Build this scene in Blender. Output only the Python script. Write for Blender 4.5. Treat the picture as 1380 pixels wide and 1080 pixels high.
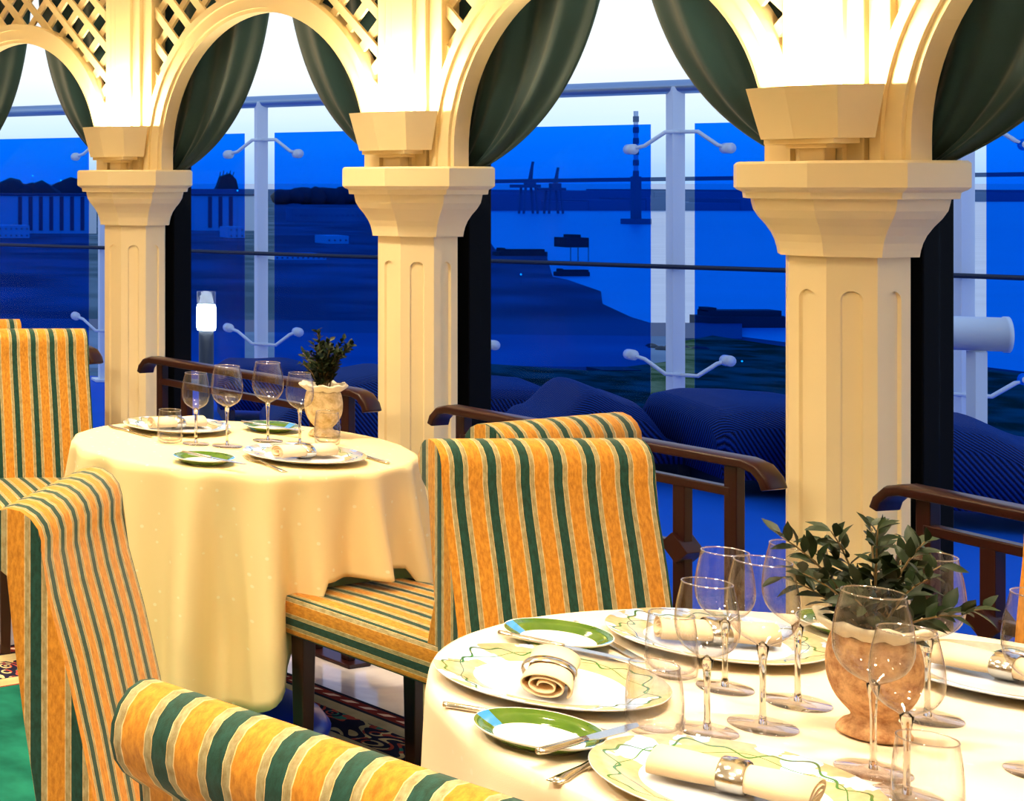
import bpy, bmesh, math, random
from mathutils import Vector, Matrix, noise
for o in list(bpy.data.objects): bpy.data.objects.remove(o)
R = random.Random(7)
PI = math.pi
SC = bpy.context.scene
COL = SC.collection

# ------------------------------------------------------------------ camera
EYE = 1.5
F = 2100.0            # focal length in pixels of the 1380 wide frame
PX, PY = -357.0, 246.0   # principal point: the picture is a crop of a shifted view
cam = bpy.data.cameras.new('camera'); camo = bpy.data.objects.new('camera', cam); COL.objects.link(camo)
cam.sensor_fit = 'HORIZONTAL'; cam.sensor_width = 36.0; cam.lens = F/1380*36
cam.shift_x = (690-PX)/1380; cam.shift_y = -(540-PY)/1380
cam.clip_start = .05; cam.clip_end = 60000
camo.location = (0, 0, EYE); camo.rotation_euler = (PI/2, 0, 0)
SC.camera = camo

# ------------------------------------------------------------------ world
w = bpy.data.worlds.new('dusk_sky'); SC.world = w; w.use_nodes = True
nt = w.node_tree; nt.nodes.clear()
tc = nt.nodes.new('ShaderNodeTexCoord'); sep = nt.nodes.new('ShaderNodeSeparateXYZ')
rmp = nt.nodes.new('ShaderNodeValToRGB'); bg = nt.nodes.new('ShaderNodeBackground'); wo = nt.nodes.new('ShaderNodeOutputWorld')
mp = nt.nodes.new('ShaderNodeMapping'); mp.inputs['Scale'].default_value = (3, 3, 40)
nz = nt.nodes.new('ShaderNodeTexNoise'); nz.inputs['Scale'].default_value = 2.0; nz.inputs['Detail'].default_value = 4
ad = nt.nodes.new('ShaderNodeMath'); ad.operation = 'MULTIPLY_ADD'; ad.inputs[1].default_value = .015; 
nt.links.new(tc.outputs['Generated'], sep.inputs[0]); nt.links.new(tc.outputs['Generated'], mp.inputs[0]); nt.links.new(mp.outputs[0], nz.inputs['Vector'])
nt.links.new(nz.outputs['Fac'], ad.inputs[0]); nt.links.new(sep.outputs['Z'], ad.inputs[2]); nt.links.new(ad.outputs[0], rmp.inputs[0])
nt.links.new(rmp.outputs[0], bg.inputs[0]); nt.links.new(bg.outputs[0], wo.inputs[0]); bg.inputs[1].default_value = 1.15
cr = rmp.color_ramp; cr.elements[0].position = 0.0; cr.elements[0].color = (.30, .52, .86, 1)
cr.elements[1].position = .04; cr.elements[1].color = (.62, .82, 1.0, 1)
for p, c in ((.075, (.9, .97, 1.0)), (.2, (.85, .93, 1.0)), (.5, (.35, .5, .8))):
    e = cr.elements.new(p); e.color = (*c, 1)
SC.view_settings.view_transform = 'Standard'; SC.view_settings.look = 'None'
SC.view_settings.gamma = 1; SC.view_settings.use_curve_mapping = False
SC.view_settings.exposure = 0.0

# ------------------------------------------------------------------ helpers
def P(x, y, h):
    """pixel + known height -> place"""
    Y = F*(EYE-h)/(y-PY); return Vector(((x-PX)/F*Y, Y, h))
def D(x, y, Y):
    """pixel + known distance -> place"""
    return Vector(((x-PX)/F*Y, Y, EYE-(y-PY)*Y/F))

def area(name, loc, rot, size, energy, color, sy=None, spread=None):
    l = bpy.data.lights.new(name, 'AREA'); l.energy = energy; l.color = color; l.size = size
    if sy: l.shape = 'RECTANGLE'; l.size_y = sy
    if spread: l.spread = spread
    o = bpy.data.objects.new(name, l); COL.objects.link(o); o.location = loc; o.rotation_euler = rot
    return o
CEIL = 2.75
WARM = (1.0, .80, .53)
for (x, y, e) in ((1.0, 1.6, 14), (1.85, 1.95, 17), (1.3, 2.9, 9), (1.3, 4.35, 22), (.3, 3.2, 12), (.7, 5.3, 16), (-.8, 2.0, 44), (-1.0, 4.6, 40), (1.9, .6, 10), (.15, .75, 24), (-.4, 3.6, 12)):  # unseen spots; one nearest the camera is added fill, left pair raised for columns
    area('ceiling_spot_and_fill', (x, y, CEIL-.06), (0, 0, 0), .16, e*1.0, WARM, spread=(2.8 if x < -.5 else 1.9))

def tag(o, label=None, cat=None, group=None, kind=None):
    if label: o['label'] = label
    if cat: o['category'] = cat
    if group: o['group'] = group
    if kind: o['kind'] = kind
    return o
def empty(name, loc=(0, 0, 0), rz=0, label=None, cat=None, group=None):
    o = bpy.data.objects.new(name, None); COL.objects.link(o); o.location = loc; o.rotation_euler = (0, 0, rz)
    o.empty_display_size = .05
    return tag(o, label, cat, group)
def link(name, bm, mat, parent=None, smooth=False, bevel=0, seg=2, sub=0, solid=0, angle=.6):
    me = bpy.data.meshes.new(name); bmesh.ops.recalc_face_normals(bm, faces=bm.faces[:]); bm.to_mesh(me); bm.free()
    if isinstance(mat, (list, tuple)):
        for m in mat: me.materials.append(m)
    else: me.materials.append(mat)
    for p in me.polygons: p.use_smooth = smooth
    o = bpy.data.objects.new(name, me); COL.objects.link(o)
    if parent: o.parent = parent
    if solid:
        m = o.modifiers.new('solid', 'SOLIDIFY'); m.thickness = solid; m.offset = 0
    if bevel:
        m = o.modifiers.new('bevel', 'BEVEL'); m.width = bevel; m.segments = seg; m.limit_method = 'ANGLE'; m.angle_limit = angle
    if sub:
        m = o.modifiers.new('sub', 'SUBSURF'); m.levels = sub; m.render_levels = sub
    return o
def B(): return bmesh.new()
def box(bm, x0, x1, y0, y1, z0, z1, M=None):
    vs = [bm.verts.new(v) for v in ((x0,y0,z0),(x1,y0,z0),(x1,y1,z0),(x0,y1,z0),(x0,y0,z1),(x1,y0,z1),(x1,y1,z1),(x0,y1,z1))]
    if M is not None:
        for v in vs: v.co = M @ v.co
    for f in ((0,3,2,1),(4,5,6,7),(0,1,5,4),(1,2,6,5),(2,3,7,6),(3,0,4,7)): bm.faces.new([vs[i] for i in f])
    return vs
def obox(bm, a, b, wid, hgt, up=Vector((0,0,1))):
    """box bar from a to b"""
    a = Vector(a); b = Vector(b); d = (b-a); L = d.length; d.normalize()
    s = d.cross(up)
    if s.length < 1e-4: s = Vector((1,0,0))
    s.normalize(); u = s.cross(d)
    vs = []
    for p in (a, b):
        for (i, j) in ((-1,-1),(1,-1),(1,1),(-1,1)): vs.append(bm.verts.new(p + s*i*wid/2 + u*j*hgt/2))
    for f in ((0,1,2,3),(7,6,5,4),(0,4,5,1),(1,5,6,2),(2,6,7,3),(3,7,4,0)): bm.faces.new([vs[i] for i in f])
def lathe(bm, prof, n=32, c=(0,0,0), cap0=False, cap1=False, M=None, phase=0):
    rings = []
    c = Vector(c)
    for (r, z) in prof:
        if r < 1e-6:
            v = Vector((0,0,z)); v = (M @ v if M is not None else v)+c; rings.append([bm.verts.new(v)]); continue
        ring = []
        for i in range(n):
            a = 2*PI*i/n+phase; v = Vector((r*math.cos(a), r*math.sin(a), z)); v = (M @ v if M is not None else v)+c
            ring.append(bm.verts.new(v))
        rings.append(ring)
    for k in range(len(rings)-1):
        a, b = rings[k], rings[k+1]
        for i in range(n):
            j = (i+1) % n
            if len(a) == 1 and len(b) == 1: continue
            if len(a) == 1: bm.faces.new((a[0], b[i], b[j]))
            elif len(b) == 1: bm.faces.new((a[i], a[j], b[0]))
            else: bm.faces.new((a[i], a[j], b[j], b[i]))
    if cap0 and len(rings[0]) > 1: bm.faces.new(rings[0])
    if cap1 and len(rings[-1]) > 1: bm.faces.new(rings[-1])
    return rings
def tube(bm, pts, rad, n=8, caps=True):
    pts = [Vector(p) for p in pts]
    if not isinstance(rad, (list, tuple)): rad = [rad]*len(pts)
    rings = []; prev = None
    for i, p in enumerate(pts):
        t = (pts[min(i+1, len(pts)-1)]-pts[max(i-1, 0)]).normalized()
        if prev is None:
            u = t.orthogonal().normalized()
        else:
            u = (prev - t*prev.dot(t))
            u = u.normalized() if u.length > 1e-5 else t.orthogonal().normalized()
        prev = u; v = t.cross(u)
        rings.append([bm.verts.new(p+(u*math.cos(2*PI*k/n)+v*math.sin(2*PI*k/n))*rad[i]) for k in range(n)])
    for a, b in zip(rings, rings[1:]):
        for k in range(n): bm.faces.new((a[k], a[(k+1)%n], b[(k+1)%n], b[k]))
    if caps: bm.faces.new(rings[0][::-1]); bm.faces.new(rings[-1])
def prism(bm, pts2, h0, h1, M=None):
    """polygon pts2 (x,y) between heights h0,h1"""
    lo = [bm.verts.new((x, y, h0)) for x, y in pts2]; hi = [bm.verts.new((x, y, h1)) for x, y in pts2]
    if M is not None:
        for v in lo+hi: v.co = M @ v.co
    n = len(pts2); bm.faces.new(lo[::-1]); bm.faces.new(hi)
    for i in range(n): bm.faces.new((lo[i], lo[(i+1)%n], hi[(i+1)%n], hi[i]))
def dup(root, loc=None, rz=None, label=None, group=None):
    r = root.copy(); COL.objects.link(r)
    if loc is not None: r.location = loc
    if rz is not None: r.rotation_euler = (0, 0, rz)
    if label: r['label'] = label
    if group: r['group'] = group
    def rec(src, dst):
        for ch in [c for c in bpy.data.objects if c.parent == src]:
            c = ch.copy(); COL.objects.link(c); c.parent = dst; rec(ch, c)
    rec(root, r)
    return r

# ------------------------------------------------------------------ materials
def N(nt, t, **kw):
    n = nt.nodes.new('ShaderNode'+t)
    for k, v in kw.items():
        if k in n.inputs: n.inputs[k].default_value = v
        else: setattr(n, k, v)
    return n
def mat(name, col, rough=.6, metal=0, noise_amt=0, noise_scale=20, bump=0, bump_scale=200, spec=.5, coords='Object', sheen=0):
    m = bpy.data.materials.new(name); m.use_nodes = True; t = m.node_tree; b = t.nodes['Principled BSDF']
    b.inputs['Base Color'].default_value = (*col, 1); b.inputs['Roughness'].default_value = rough; b.inputs['Metallic'].default_value = metal
    b.inputs['Specular IOR Level'].default_value = spec
    if sheen: b.inputs['Sheen Weight'].default_value = sheen
    tcn = N(t, 'TexCoord')
    if noise_amt:
        nzn = N(t, 'TexNoise', Scale=noise_scale, Detail=5.0); mx = N(t, 'Mix', data_type='RGBA')
        t.links.new(tcn.outputs[coords], nzn.inputs['Vector'])
        mx.inputs[6].default_value = (*[c*(1-noise_amt) for c in col], 1); mx.inputs[7].default_value = (*[min(1, c*(1+noise_amt)) for c in col], 1)
        t.links.new(nzn.outputs['Fac'], mx.inputs[0]); t.links.new(mx.outputs[2], b.inputs['Base Color'])
    if bump:
        n2 = N(t, 'TexNoise', Scale=bump_scale, Detail=3.0); bp = N(t, 'Bump', Strength=bump, Distance=.002)
        t.links.new(tcn.outputs[coords], n2.inputs['Vector']); t.links.new(n2.outputs['Fac'], bp.inputs['Height']); t.links.new(bp.outputs[0], b.inputs['Normal'])
    return m
def emit(name, col, s):
    m = bpy.data.materials.new(name); m.use_nodes = True; t = m.node_tree; b = t.nodes['Principled BSDF']
    b.inputs['Base Color'].default_value = (*col, 1); b.inputs['Emission Color'].default_value = (*col, 1); b.inputs['Emission Strength'].default_value = s
    return m
def thin_glass(name, tint=(1, 1, 1), base=.0, rough=.0, ior=1.45, gcol=(1, 1, 1), k=1.0, edge=None):
    m = bpy.data.materials.new(name); m.use_nodes = True; t = m.node_tree; t.nodes.clear()
    o = N(t, 'OutputMaterial'); tr = N(t, 'BsdfTransparent', Color=(*tint, 1)); g = N(t, 'BsdfGlossy', Color=(*gcol, 1), Roughness=rough)
    lw = N(t, 'LayerWeight', Blend=.5); pw = N(t, 'Math', operation='POWER'); pw.inputs[1].default_value = 4.0; t.links.new(lw.outputs['Facing'], pw.inputs[0]); fr = pw; ma = N(t, 'Math', operation='MULTIPLY_ADD'); ma.inputs[1].default_value = k; ma.inputs[2].default_value = base; ma.use_clamp = True
    pass
    if edge:
        p3 = N(t, 'Math', operation='POWER'); p3.inputs[1].default_value = 2.6; t.links.new(lw.outputs['Facing'], p3.inputs[0])
        mc = N(t, 'Mix', data_type='RGBA'); mc.inputs[6].default_value = (*tint, 1); mc.inputs[7].default_value = (*edge, 1); t.links.new(p3.outputs[0], mc.inputs[0]); t.links.new(mc.outputs[2], tr.inputs[0])
    mx = N(t, 'MixShader'); t.links.new(fr.outputs[0], ma.inputs[0]); t.links.new(ma.outputs[0], mx.inputs[0])
    t.links.new(tr.outputs[0], mx.inputs[1]); t.links.new(g.outputs[0], mx.inputs[2]); t.links.new(mx.outputs[0], o.inputs[0])
    return m

M = {}
M['cream'] = mat('cream_paint', (.95, .78, .45), .5, noise_amt=.03, noise_scale=6, bump=.08, bump_scale=90)
M['wall'] = mat('warm_wall', (.75, .6, .4), .8)
M['ceil'] = mat('ceiling_paint', (.8, .72, .58), .8)
M['black'] = mat('black_frame', (.002, .002, .003), .6, spec=.06)
M['pane'] = thin_glass('window_glass', (1, 1, 1), base=0.0, k=.35)
M['tint'] = thin_glass('blue_screen_glass', (.02, .43, .96), base=0.0, k=.35)
M['wglass'] = thin_glass('drinking_glass', (.965, .965, .975), base=.06, k=.9, edge=(.22, .19, .24))
M['rimglass'] = thin_glass('glass_rim', (.80, .78, .82), base=.30, k=.6)
M['footglass'] = thin_glass('glass_foot', (.95, .95, .98), base=.10, k=.9, edge=(.5, .5, .62))
M['sglass'] = mat('stem_glass', (1, 1, 1), 0.0); _b = M['sglass'].node_tree.nodes['Principled BSDF']; _b.inputs['Transmission Weight'].default_value = 1; _b.inputs['IOR'].default_value = 1.45
M['silver'] = mat('silver', (.82, .8, .76), .16, 1.0)
M['wood'] = mat('mahogany', (.026, .005, .004), .34, noise_amt=.35, noise_scale=9, spec=.3)
M['leg'] = mat('dark_leg_wood', (.035, .011, .006), .35, noise_amt=.3, noise_scale=14)
M['curtain'] = mat('green_curtain', (.001, .036, .046), .7, noise_amt=.12, noise_scale=3, bump=.15, bump_scale=400, sheen=.25)
M['napkin'] = mat('cream_napkin', (.93, .72, .48), .85, bump=.15, bump_scale=500)
M['leaf'] = mat('dark_leaf', (.010, .022, .006), .5, spec=.25, noise_amt=.5, noise_scale=25)
M['twig'] = mat('twig', (.16, .10, .035), .7)
M['white'] = mat('white_metal', (.72, .80, .90), .4)
M['steel'] = mat('deck_steel', (.30, .42, .62), .3, .6)
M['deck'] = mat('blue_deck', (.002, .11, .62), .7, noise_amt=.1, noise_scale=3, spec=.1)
M['dark'] = mat('dark_steel', (.01, .02, .05), .5)
M['wicker'] = None

# striped upholstery, driven by UV u in metres
def stripes():
    m = bpy.data.materials.new('striped_upholstery'); m.use_nodes = True; t = m.node_tree; b = t.nodes['Principled BSDF']
    uv = N(t, 'UVMap'); sp = N(t, 'SeparateXYZ'); t.links.new(uv.outputs[0], sp.inputs[0])
    dv = N(t, 'Math', operation='DIVIDE'); dv.inputs[1].default_value = .0665; t.links.new(sp.outputs[0], dv.inputs[0])
    fr = N(t, 'Math', operation='FRACT'); t.links.new(dv.outputs[0], fr.inputs[0])
    r = N(t, 'ValToRGB'); r.color_ramp.interpolation = 'CONSTANT'; c = r.color_ramp
    GRN = (.008, .052, .034, 1); OLV = (.36, .29, .13, 1); LIN = (.74, .54, .24, 1); ORG = (.58, .235, .018, 1)
    st = [(0, GRN), (.27, LIN), (.283, OLV), (.405, LIN), (.425, ORG), (.845, LIN), (.862, OLV), (.985, LIN)]
    c.elements[0].position = 0; c.elements[0].color = GRN; c.elements[1].position = .27; c.elements[1].color = LIN
    for p, q in st[2:]:
        e = c.elements.new(p); e.color = q
    t.links.new(fr.outputs[0], r.inputs[0])
    mp = N(t, 'Mapping'); mp.inputs['Scale'].default_value = (160, 60, 1); t.links.new(uv.outputs[0], mp.inputs[0])
    n1 = N(t, 'TexNoise', Scale=1.0, Detail=5.0, Roughness=.65); t.links.new(mp.outputs[0], n1.inputs['Vector'])
    r2 = N(t, 'ValToRGB'); r2.color_ramp.elements[0].position = .34; r2.color_ramp.elements[0].color = (.72, .68, .6, 1); r2.color_ramp.elements[1].position = .66; r2.color_ramp.elements[1].color = (1.18, 1.3, 1.6, 1)
    t.links.new(n1.outputs['Fac'], r2.inputs[0])
    mx = N(t, 'Mix', data_type='RGBA', blend_type='MULTIPLY'); mx.inputs[0].default_value = 1; t.links.new(r.outputs[0], mx.inputs[6]); t.links.new(r2.outputs[0], mx.inputs[7])
    t.links.new(mx.outputs[2], b.inputs['Base Color']); b.inputs['Roughness'].default_value = .8; b.inputs['Sheen Weight'].default_value = .15
    b.inputs['Specular IOR Level'].default_value = .25
    bp = N(t, 'Bump', Strength=.25, Distance=.001); n3 = N(t, 'TexNoise', Scale=8.0, Detail=2.0); t.links.new(mp.outputs[0], n3.inputs['Vector']); t.links.new(n3.outputs['Fac'], bp.inputs['Height']); t.links.new(bp.outputs[0], b.inputs['Normal'])
    return m
M['stripe'] = stripes()

def cloth_mat(name, dot, col):
    m = mat(name, col, .7, bump=.1, bump_scale=600); t = m.node_tree; b = t.nodes['Principled BSDF']
    tcn = N(t, 'TexCoord'); v = N(t, 'TexVoronoi', Scale=26.0); v.inputs['Randomness'].default_value = .35; t.links.new(tcn.outputs['UV'], v.inputs['Vector'])
    r = N(t, 'ValToRGB'); r.color_ramp.elements[0].position = .09; r.color_ramp.elements[0].color = (*dot, 1); r.color_ramp.elements[1].position = .13; r.color_ramp.elements[1].color = (*col, 1)
    t.links.new(v.outputs['Distance'], r.inputs[0]); t.links.new(r.outputs[0], b.inputs['Base Color'])
    return m
M['cloth'] = cloth_mat('cream_damask', (.97, .86, .60), (.92, .73, .38)); M['cloth_lit'] = cloth_mat('cream_damask_lit', (.96, .84, .68), (.95, .80, .60))  # near cloth: same cream cloth made whiter, its stronger light put into the colour

def radial(t):
    """radius and angle/2pi nodes in object space"""
    tcn = N(t, 'TexCoord'); sp = N(t, 'SeparateXYZ'); t.links.new(tcn.outputs['Object'], sp.inputs[0])
    cb = N(t, 'CombineXYZ'); t.links.new(sp.outputs[0], cb.inputs[0]); t.links.new(sp.outputs[1], cb.inputs[1])
    ln = N(t, 'VectorMath', operation='LENGTH'); t.links.new(cb.outputs[0], ln.inputs[0])
    at = N(t, 'Math', operation='ARCTAN2'); t.links.new(sp.outputs[1], at.inputs[0]); t.links.new(sp.outputs[0], at.inputs[1])
    return tcn, ln.outputs['Value'], at.outputs[0]
def math_(t, op, a, b=None, c=None):
    n = N(t, 'Math', operation=op)
    for i, v in enumerate((a, b, c)):
        if v is None: continue
        if isinstance(v, (int, float)): n.inputs[i].default_value = v
        else: t.links.new(v, n.inputs[i])
    return n.outputs[0]
def charger_mat():
    m = bpy.data.materials.new('charger_porcelain'); m.use_nodes = True; t = m.node_tree; b = t.nodes['Principled BSDF']
    b.inputs['Roughness'].default_value = .12
    tcn, r, a = radial(t)
    n1 = N(t, 'TexNoise', Scale=9.0, Detail=4.0); t.links.new(tcn.outputs['Object'], n1.inputs['Vector'])
    n2 = N(t, 'TexNoise', Scale=70.0, Detail=6.0); t.links.new(tcn.outputs['Object'], n2.inputs['Vector'])
    rim = N(t, 'Mix', data_type='RGBA'); rim.inputs[6].default_value = (.34, .28, .15, 1); rim.inputs[7].default_value = (.62, .54, .35, 1); t.links.new(n2.outputs['Fac'], rim.inputs[0])
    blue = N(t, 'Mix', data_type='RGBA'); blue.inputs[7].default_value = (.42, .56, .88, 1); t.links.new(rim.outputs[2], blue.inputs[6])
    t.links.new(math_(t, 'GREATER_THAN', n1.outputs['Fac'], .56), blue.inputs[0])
    # wavy green line
    s = math_(t, 'SINE', math_(t, 'MULTIPLY', a, 7.0)); s3 = math_(t, 'SINE', math_(t, 'MULTIPLY', a, 19.0))
    rr = math_(t, 'MULTIPLY_ADD', s, .010, math_(t, 'MULTIPLY_ADD', s3, .005, .130))
    d = math_(t, 'ABSOLUTE', math_(t, 'SUBTRACT', r, rr)); ln = math_(t, 'LESS_THAN', d, .0017)
    rr2 = math_(t, 'MULTIPLY_ADD', s, -.006, .118); d2 = math_(t, 'ABSOLUTE', math_(t, 'SUBTRACT', r, rr2)); ln2 = math_(t, 'LESS_THAN', d2, .0007)
    g = N(t, 'Mix', data_type='RGBA'); g.inputs[7].default_value = (.05, .17, .04, 1); t.links.new(blue.outputs[2], g.inputs[6]); t.links.new(math_(t, 'MAXIMUM', ln, ln2), g.inputs[0])
    w_ = N(t, 'Mix', data_type='RGBA'); w_.inputs[6].default_value = (.78, .84, .97, 1); t.links.new(g.outputs[2], w_.inputs[7])
    inr = math_(t, 'MULTIPLY', math_(t, 'GREATER_THAN', r, .099), math_(t, 'LESS_THAN', r, .152)); t.links.new(inr, w_.inputs[0])
    t.links.new(w_.outputs[2], b.inputs['Base Color'])
    return m
def bread_mat():
    m = bpy.data.materials.new('bread_plate_porcelain'); m.use_nodes = True; t = m.node_tree; b = t.nodes['Principled BSDF']
    b.inputs['Roughness'].default_value = .1
    tcn, r, a = radial(t)
    n2 = N(t, 'TexNoise', Scale=40.0, Detail=5.0); t.links.new(tcn.outputs['Object'], n2.inputs['Vector'])
    rim = N(t, 'Mix', data_type='RGBA'); rim.inputs[6].default_value = (.035, .10, .008, 1); rim.inputs[7].default_value = (.10, .19, .02, 1); t.links.new(n2.outputs['Fac'], rim.inputs[0])
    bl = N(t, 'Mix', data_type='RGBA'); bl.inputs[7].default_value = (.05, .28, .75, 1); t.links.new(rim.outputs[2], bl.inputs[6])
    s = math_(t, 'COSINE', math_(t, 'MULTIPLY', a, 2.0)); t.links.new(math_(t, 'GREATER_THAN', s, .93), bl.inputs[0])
    w_ = N(t, 'Mix', data_type='RGBA'); w_.inputs[6].default_value = (.88, .88, .88, 1); t.links.new(bl.outputs[2], w_.inputs[7])
    inr = math_(t, 'MULTIPLY', math_(t, 'GREATER_THAN', r, .054), math_(t, 'LESS_THAN', r, .0765)); t.links.new(inr, w_.inputs[0])
    t.links.new(w_.outputs[2], b.inputs['Base Color'])
    return m
M['charger'] = charger_mat(); M['bread'] = bread_mat()

def wicker_mat():
    m = bpy.data.materials.new('dark_wicker'); m.use_nodes = True; t = m.node_tree; b = t.nodes['Principled BSDF']
    tcn = N(t, 'TexCoord'); wv = N(t, 'TexWave', Scale=28.0, Distortion=.4); wv.bands_direction = 'DIAGONAL'; t.links.new(tcn.outputs['Object'], wv.inputs['Vector'])
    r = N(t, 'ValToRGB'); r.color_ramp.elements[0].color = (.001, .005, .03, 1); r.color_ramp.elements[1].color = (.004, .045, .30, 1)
    t.links.new(wv.outputs['Fac'], r.inputs[0]); t.links.new(r.outputs[0], b.inputs['Base Color']); b.inputs['Roughness'].default_value = .6; b.inputs['Specular IOR Level'].default_value = .12
    bp = N(t, 'Bump', Strength=.8, Distance=.004); t.links.new(wv.outputs['Fac'], bp.inputs['Height']); t.links.new(bp.outputs[0], b.inputs['Normal'])
    return m
M['wicker'] = wicker_mat()

def vase_mat(name='stone_vase', ca=(.34, .14, .05), cb=(.78, .48, .24)):
    m = bpy.data.materials.new(name); m.use_nodes = True; t = m.node_tree; b = t.nodes['Principled BSDF']
    tcn = N(t, 'TexCoord'); n1 = N(t, 'TexNoise', Scale=45.0, Detail=8.0, Roughness=.7); t.links.new(tcn.outputs['Object'], n1.inputs['Vector'])
    r = N(t, 'ValToRGB'); r.color_ramp.elements[0].position = .35; r.color_ramp.elements[0].color = (*ca, 1); r.color_ramp.elements[1].position = .62; r.color_ramp.elements[1].color = (*cb, 1)
    t.links.new(n1.outputs['Fac'], r.inputs[0]); t.links.new(r.outputs[0], b.inputs['Base Color']); b.inputs['Roughness'].default_value = .85
    bp = N(t, 'Bump', Strength=.7, Distance=.004); t.links.new(n1.outputs['Fac'], bp.inputs['Height']); t.links.new(bp.outputs[0], b.inputs['Normal'])
    return m
M['vase'] = vase_mat(); M['vase2'] = vase_mat('pale_stone_vase', (.50, .34, .12), (.92, .76, .48))
M['vaserim'] = mat('pale_vase_rim', (.9, .78, .6), .6, noise_amt=.2, noise_scale=60, bump=.5, bump_scale=80)

def marble_mat():
    m = bpy.data.materials.new('polished_floor'); m.use_nodes = True; t = m.node_tree; b = t.nodes['Principled BSDF']
    tcn = N(t, 'TexCoord'); n1 = N(t, 'TexNoise', Scale=2.5, Detail=7.0, Distortion=1.5); t.links.new(tcn.outputs['Object'], n1.inputs['Vector'])
    r = N(t, 'ValToRGB'); r.color_ramp.elements[0].position = .35; r.color_ramp.elements[0].color = (.52, .46, .52, 1); r.color_ramp.elements[1].position = .6; r.color_ramp.elements[1].color = (.80, .76, .78, 1)
    t.links.new(n1.outputs['Fac'], r.inputs[0]); t.links.new(r.outputs[0], b.inputs['Base Color']); b.inputs['Roughness'].default_value = .12
    return m
M['marble'] = marble_mat()

def water_mat():
    m = bpy.data.materials.new('estuary_water'); m.use_nodes = True; t = m.node_tree; b = t.nodes['Principled BSDF']
    b.inputs['Base Color'].default_value = (.22, .34, .55, 1); b.inputs['Roughness'].default_value = .35; b.inputs['Specular IOR Level'].default_value = .5
    tcn = N(t, 'TexCoord'); mp = N(t, 'Mapping'); mp.inputs['Scale'].default_value = (.02, .05, .05); t.links.new(tcn.outputs['Object'], mp.inputs[0])
    n1 = N(t, 'TexNoise', Scale=1.0, Detail=6.0); t.links.new(mp.outputs[0], n1.inputs['Vector'])
    r = N(t, 'ValToRGB'); r.color_ramp.elements[0].color = (.16, .30, .55, 1); r.color_ramp.elements[1].color = (.42, .56, .80, 1); t.links.new(n1.outputs['Fac'], r.inputs[0]); t.links.new(r.outputs[0], b.inputs['Base Color'])
    bp = N(t, 'Bump', Strength=.3, Distance=1.0); t.links.new(n1.outputs['Fac'], bp.inputs['Height']); t.links.new(bp.outputs[0], b.inputs['Normal'])
    return m
M['water'] = water_mat()
def land_mat(name, a, c, sc):
    m = bpy.data.materials.new(name); m.use_nodes = True; t = m.node_tree; b = t.nodes['Principled BSDF']
    tcn = N(t, 'TexCoord'); n1 = N(t, 'TexNoise', Scale=sc, Detail=8.0); t.links.new(tcn.outputs['Object'], n1.inputs['Vector'])
    r = N(t, 'ValToRGB'); r.color_ramp.elements[0].position = .4; r.color_ramp.elements[0].color = (*a, 1); r.color_ramp.elements[1].position = .62; r.color_ramp.elements[1].color = (*c, 1)
    t.links.new(n1.outputs['Fac'], r.inputs[0]); t.links.new(r.outputs[0], b.inputs['Base Color']); b.inputs['Roughness'].default_value = 1; b.inputs['Specular IOR Level'].default_value = 0
    return m
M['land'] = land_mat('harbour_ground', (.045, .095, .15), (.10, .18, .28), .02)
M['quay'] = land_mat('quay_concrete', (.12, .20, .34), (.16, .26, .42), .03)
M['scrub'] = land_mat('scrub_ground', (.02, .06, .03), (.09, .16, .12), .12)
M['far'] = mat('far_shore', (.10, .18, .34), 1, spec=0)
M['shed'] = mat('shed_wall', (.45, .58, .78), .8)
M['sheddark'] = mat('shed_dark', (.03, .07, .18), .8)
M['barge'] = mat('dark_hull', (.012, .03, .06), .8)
M['pylon'] = mat('bridge_steel', (.08, .14, .26), .8)

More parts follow.
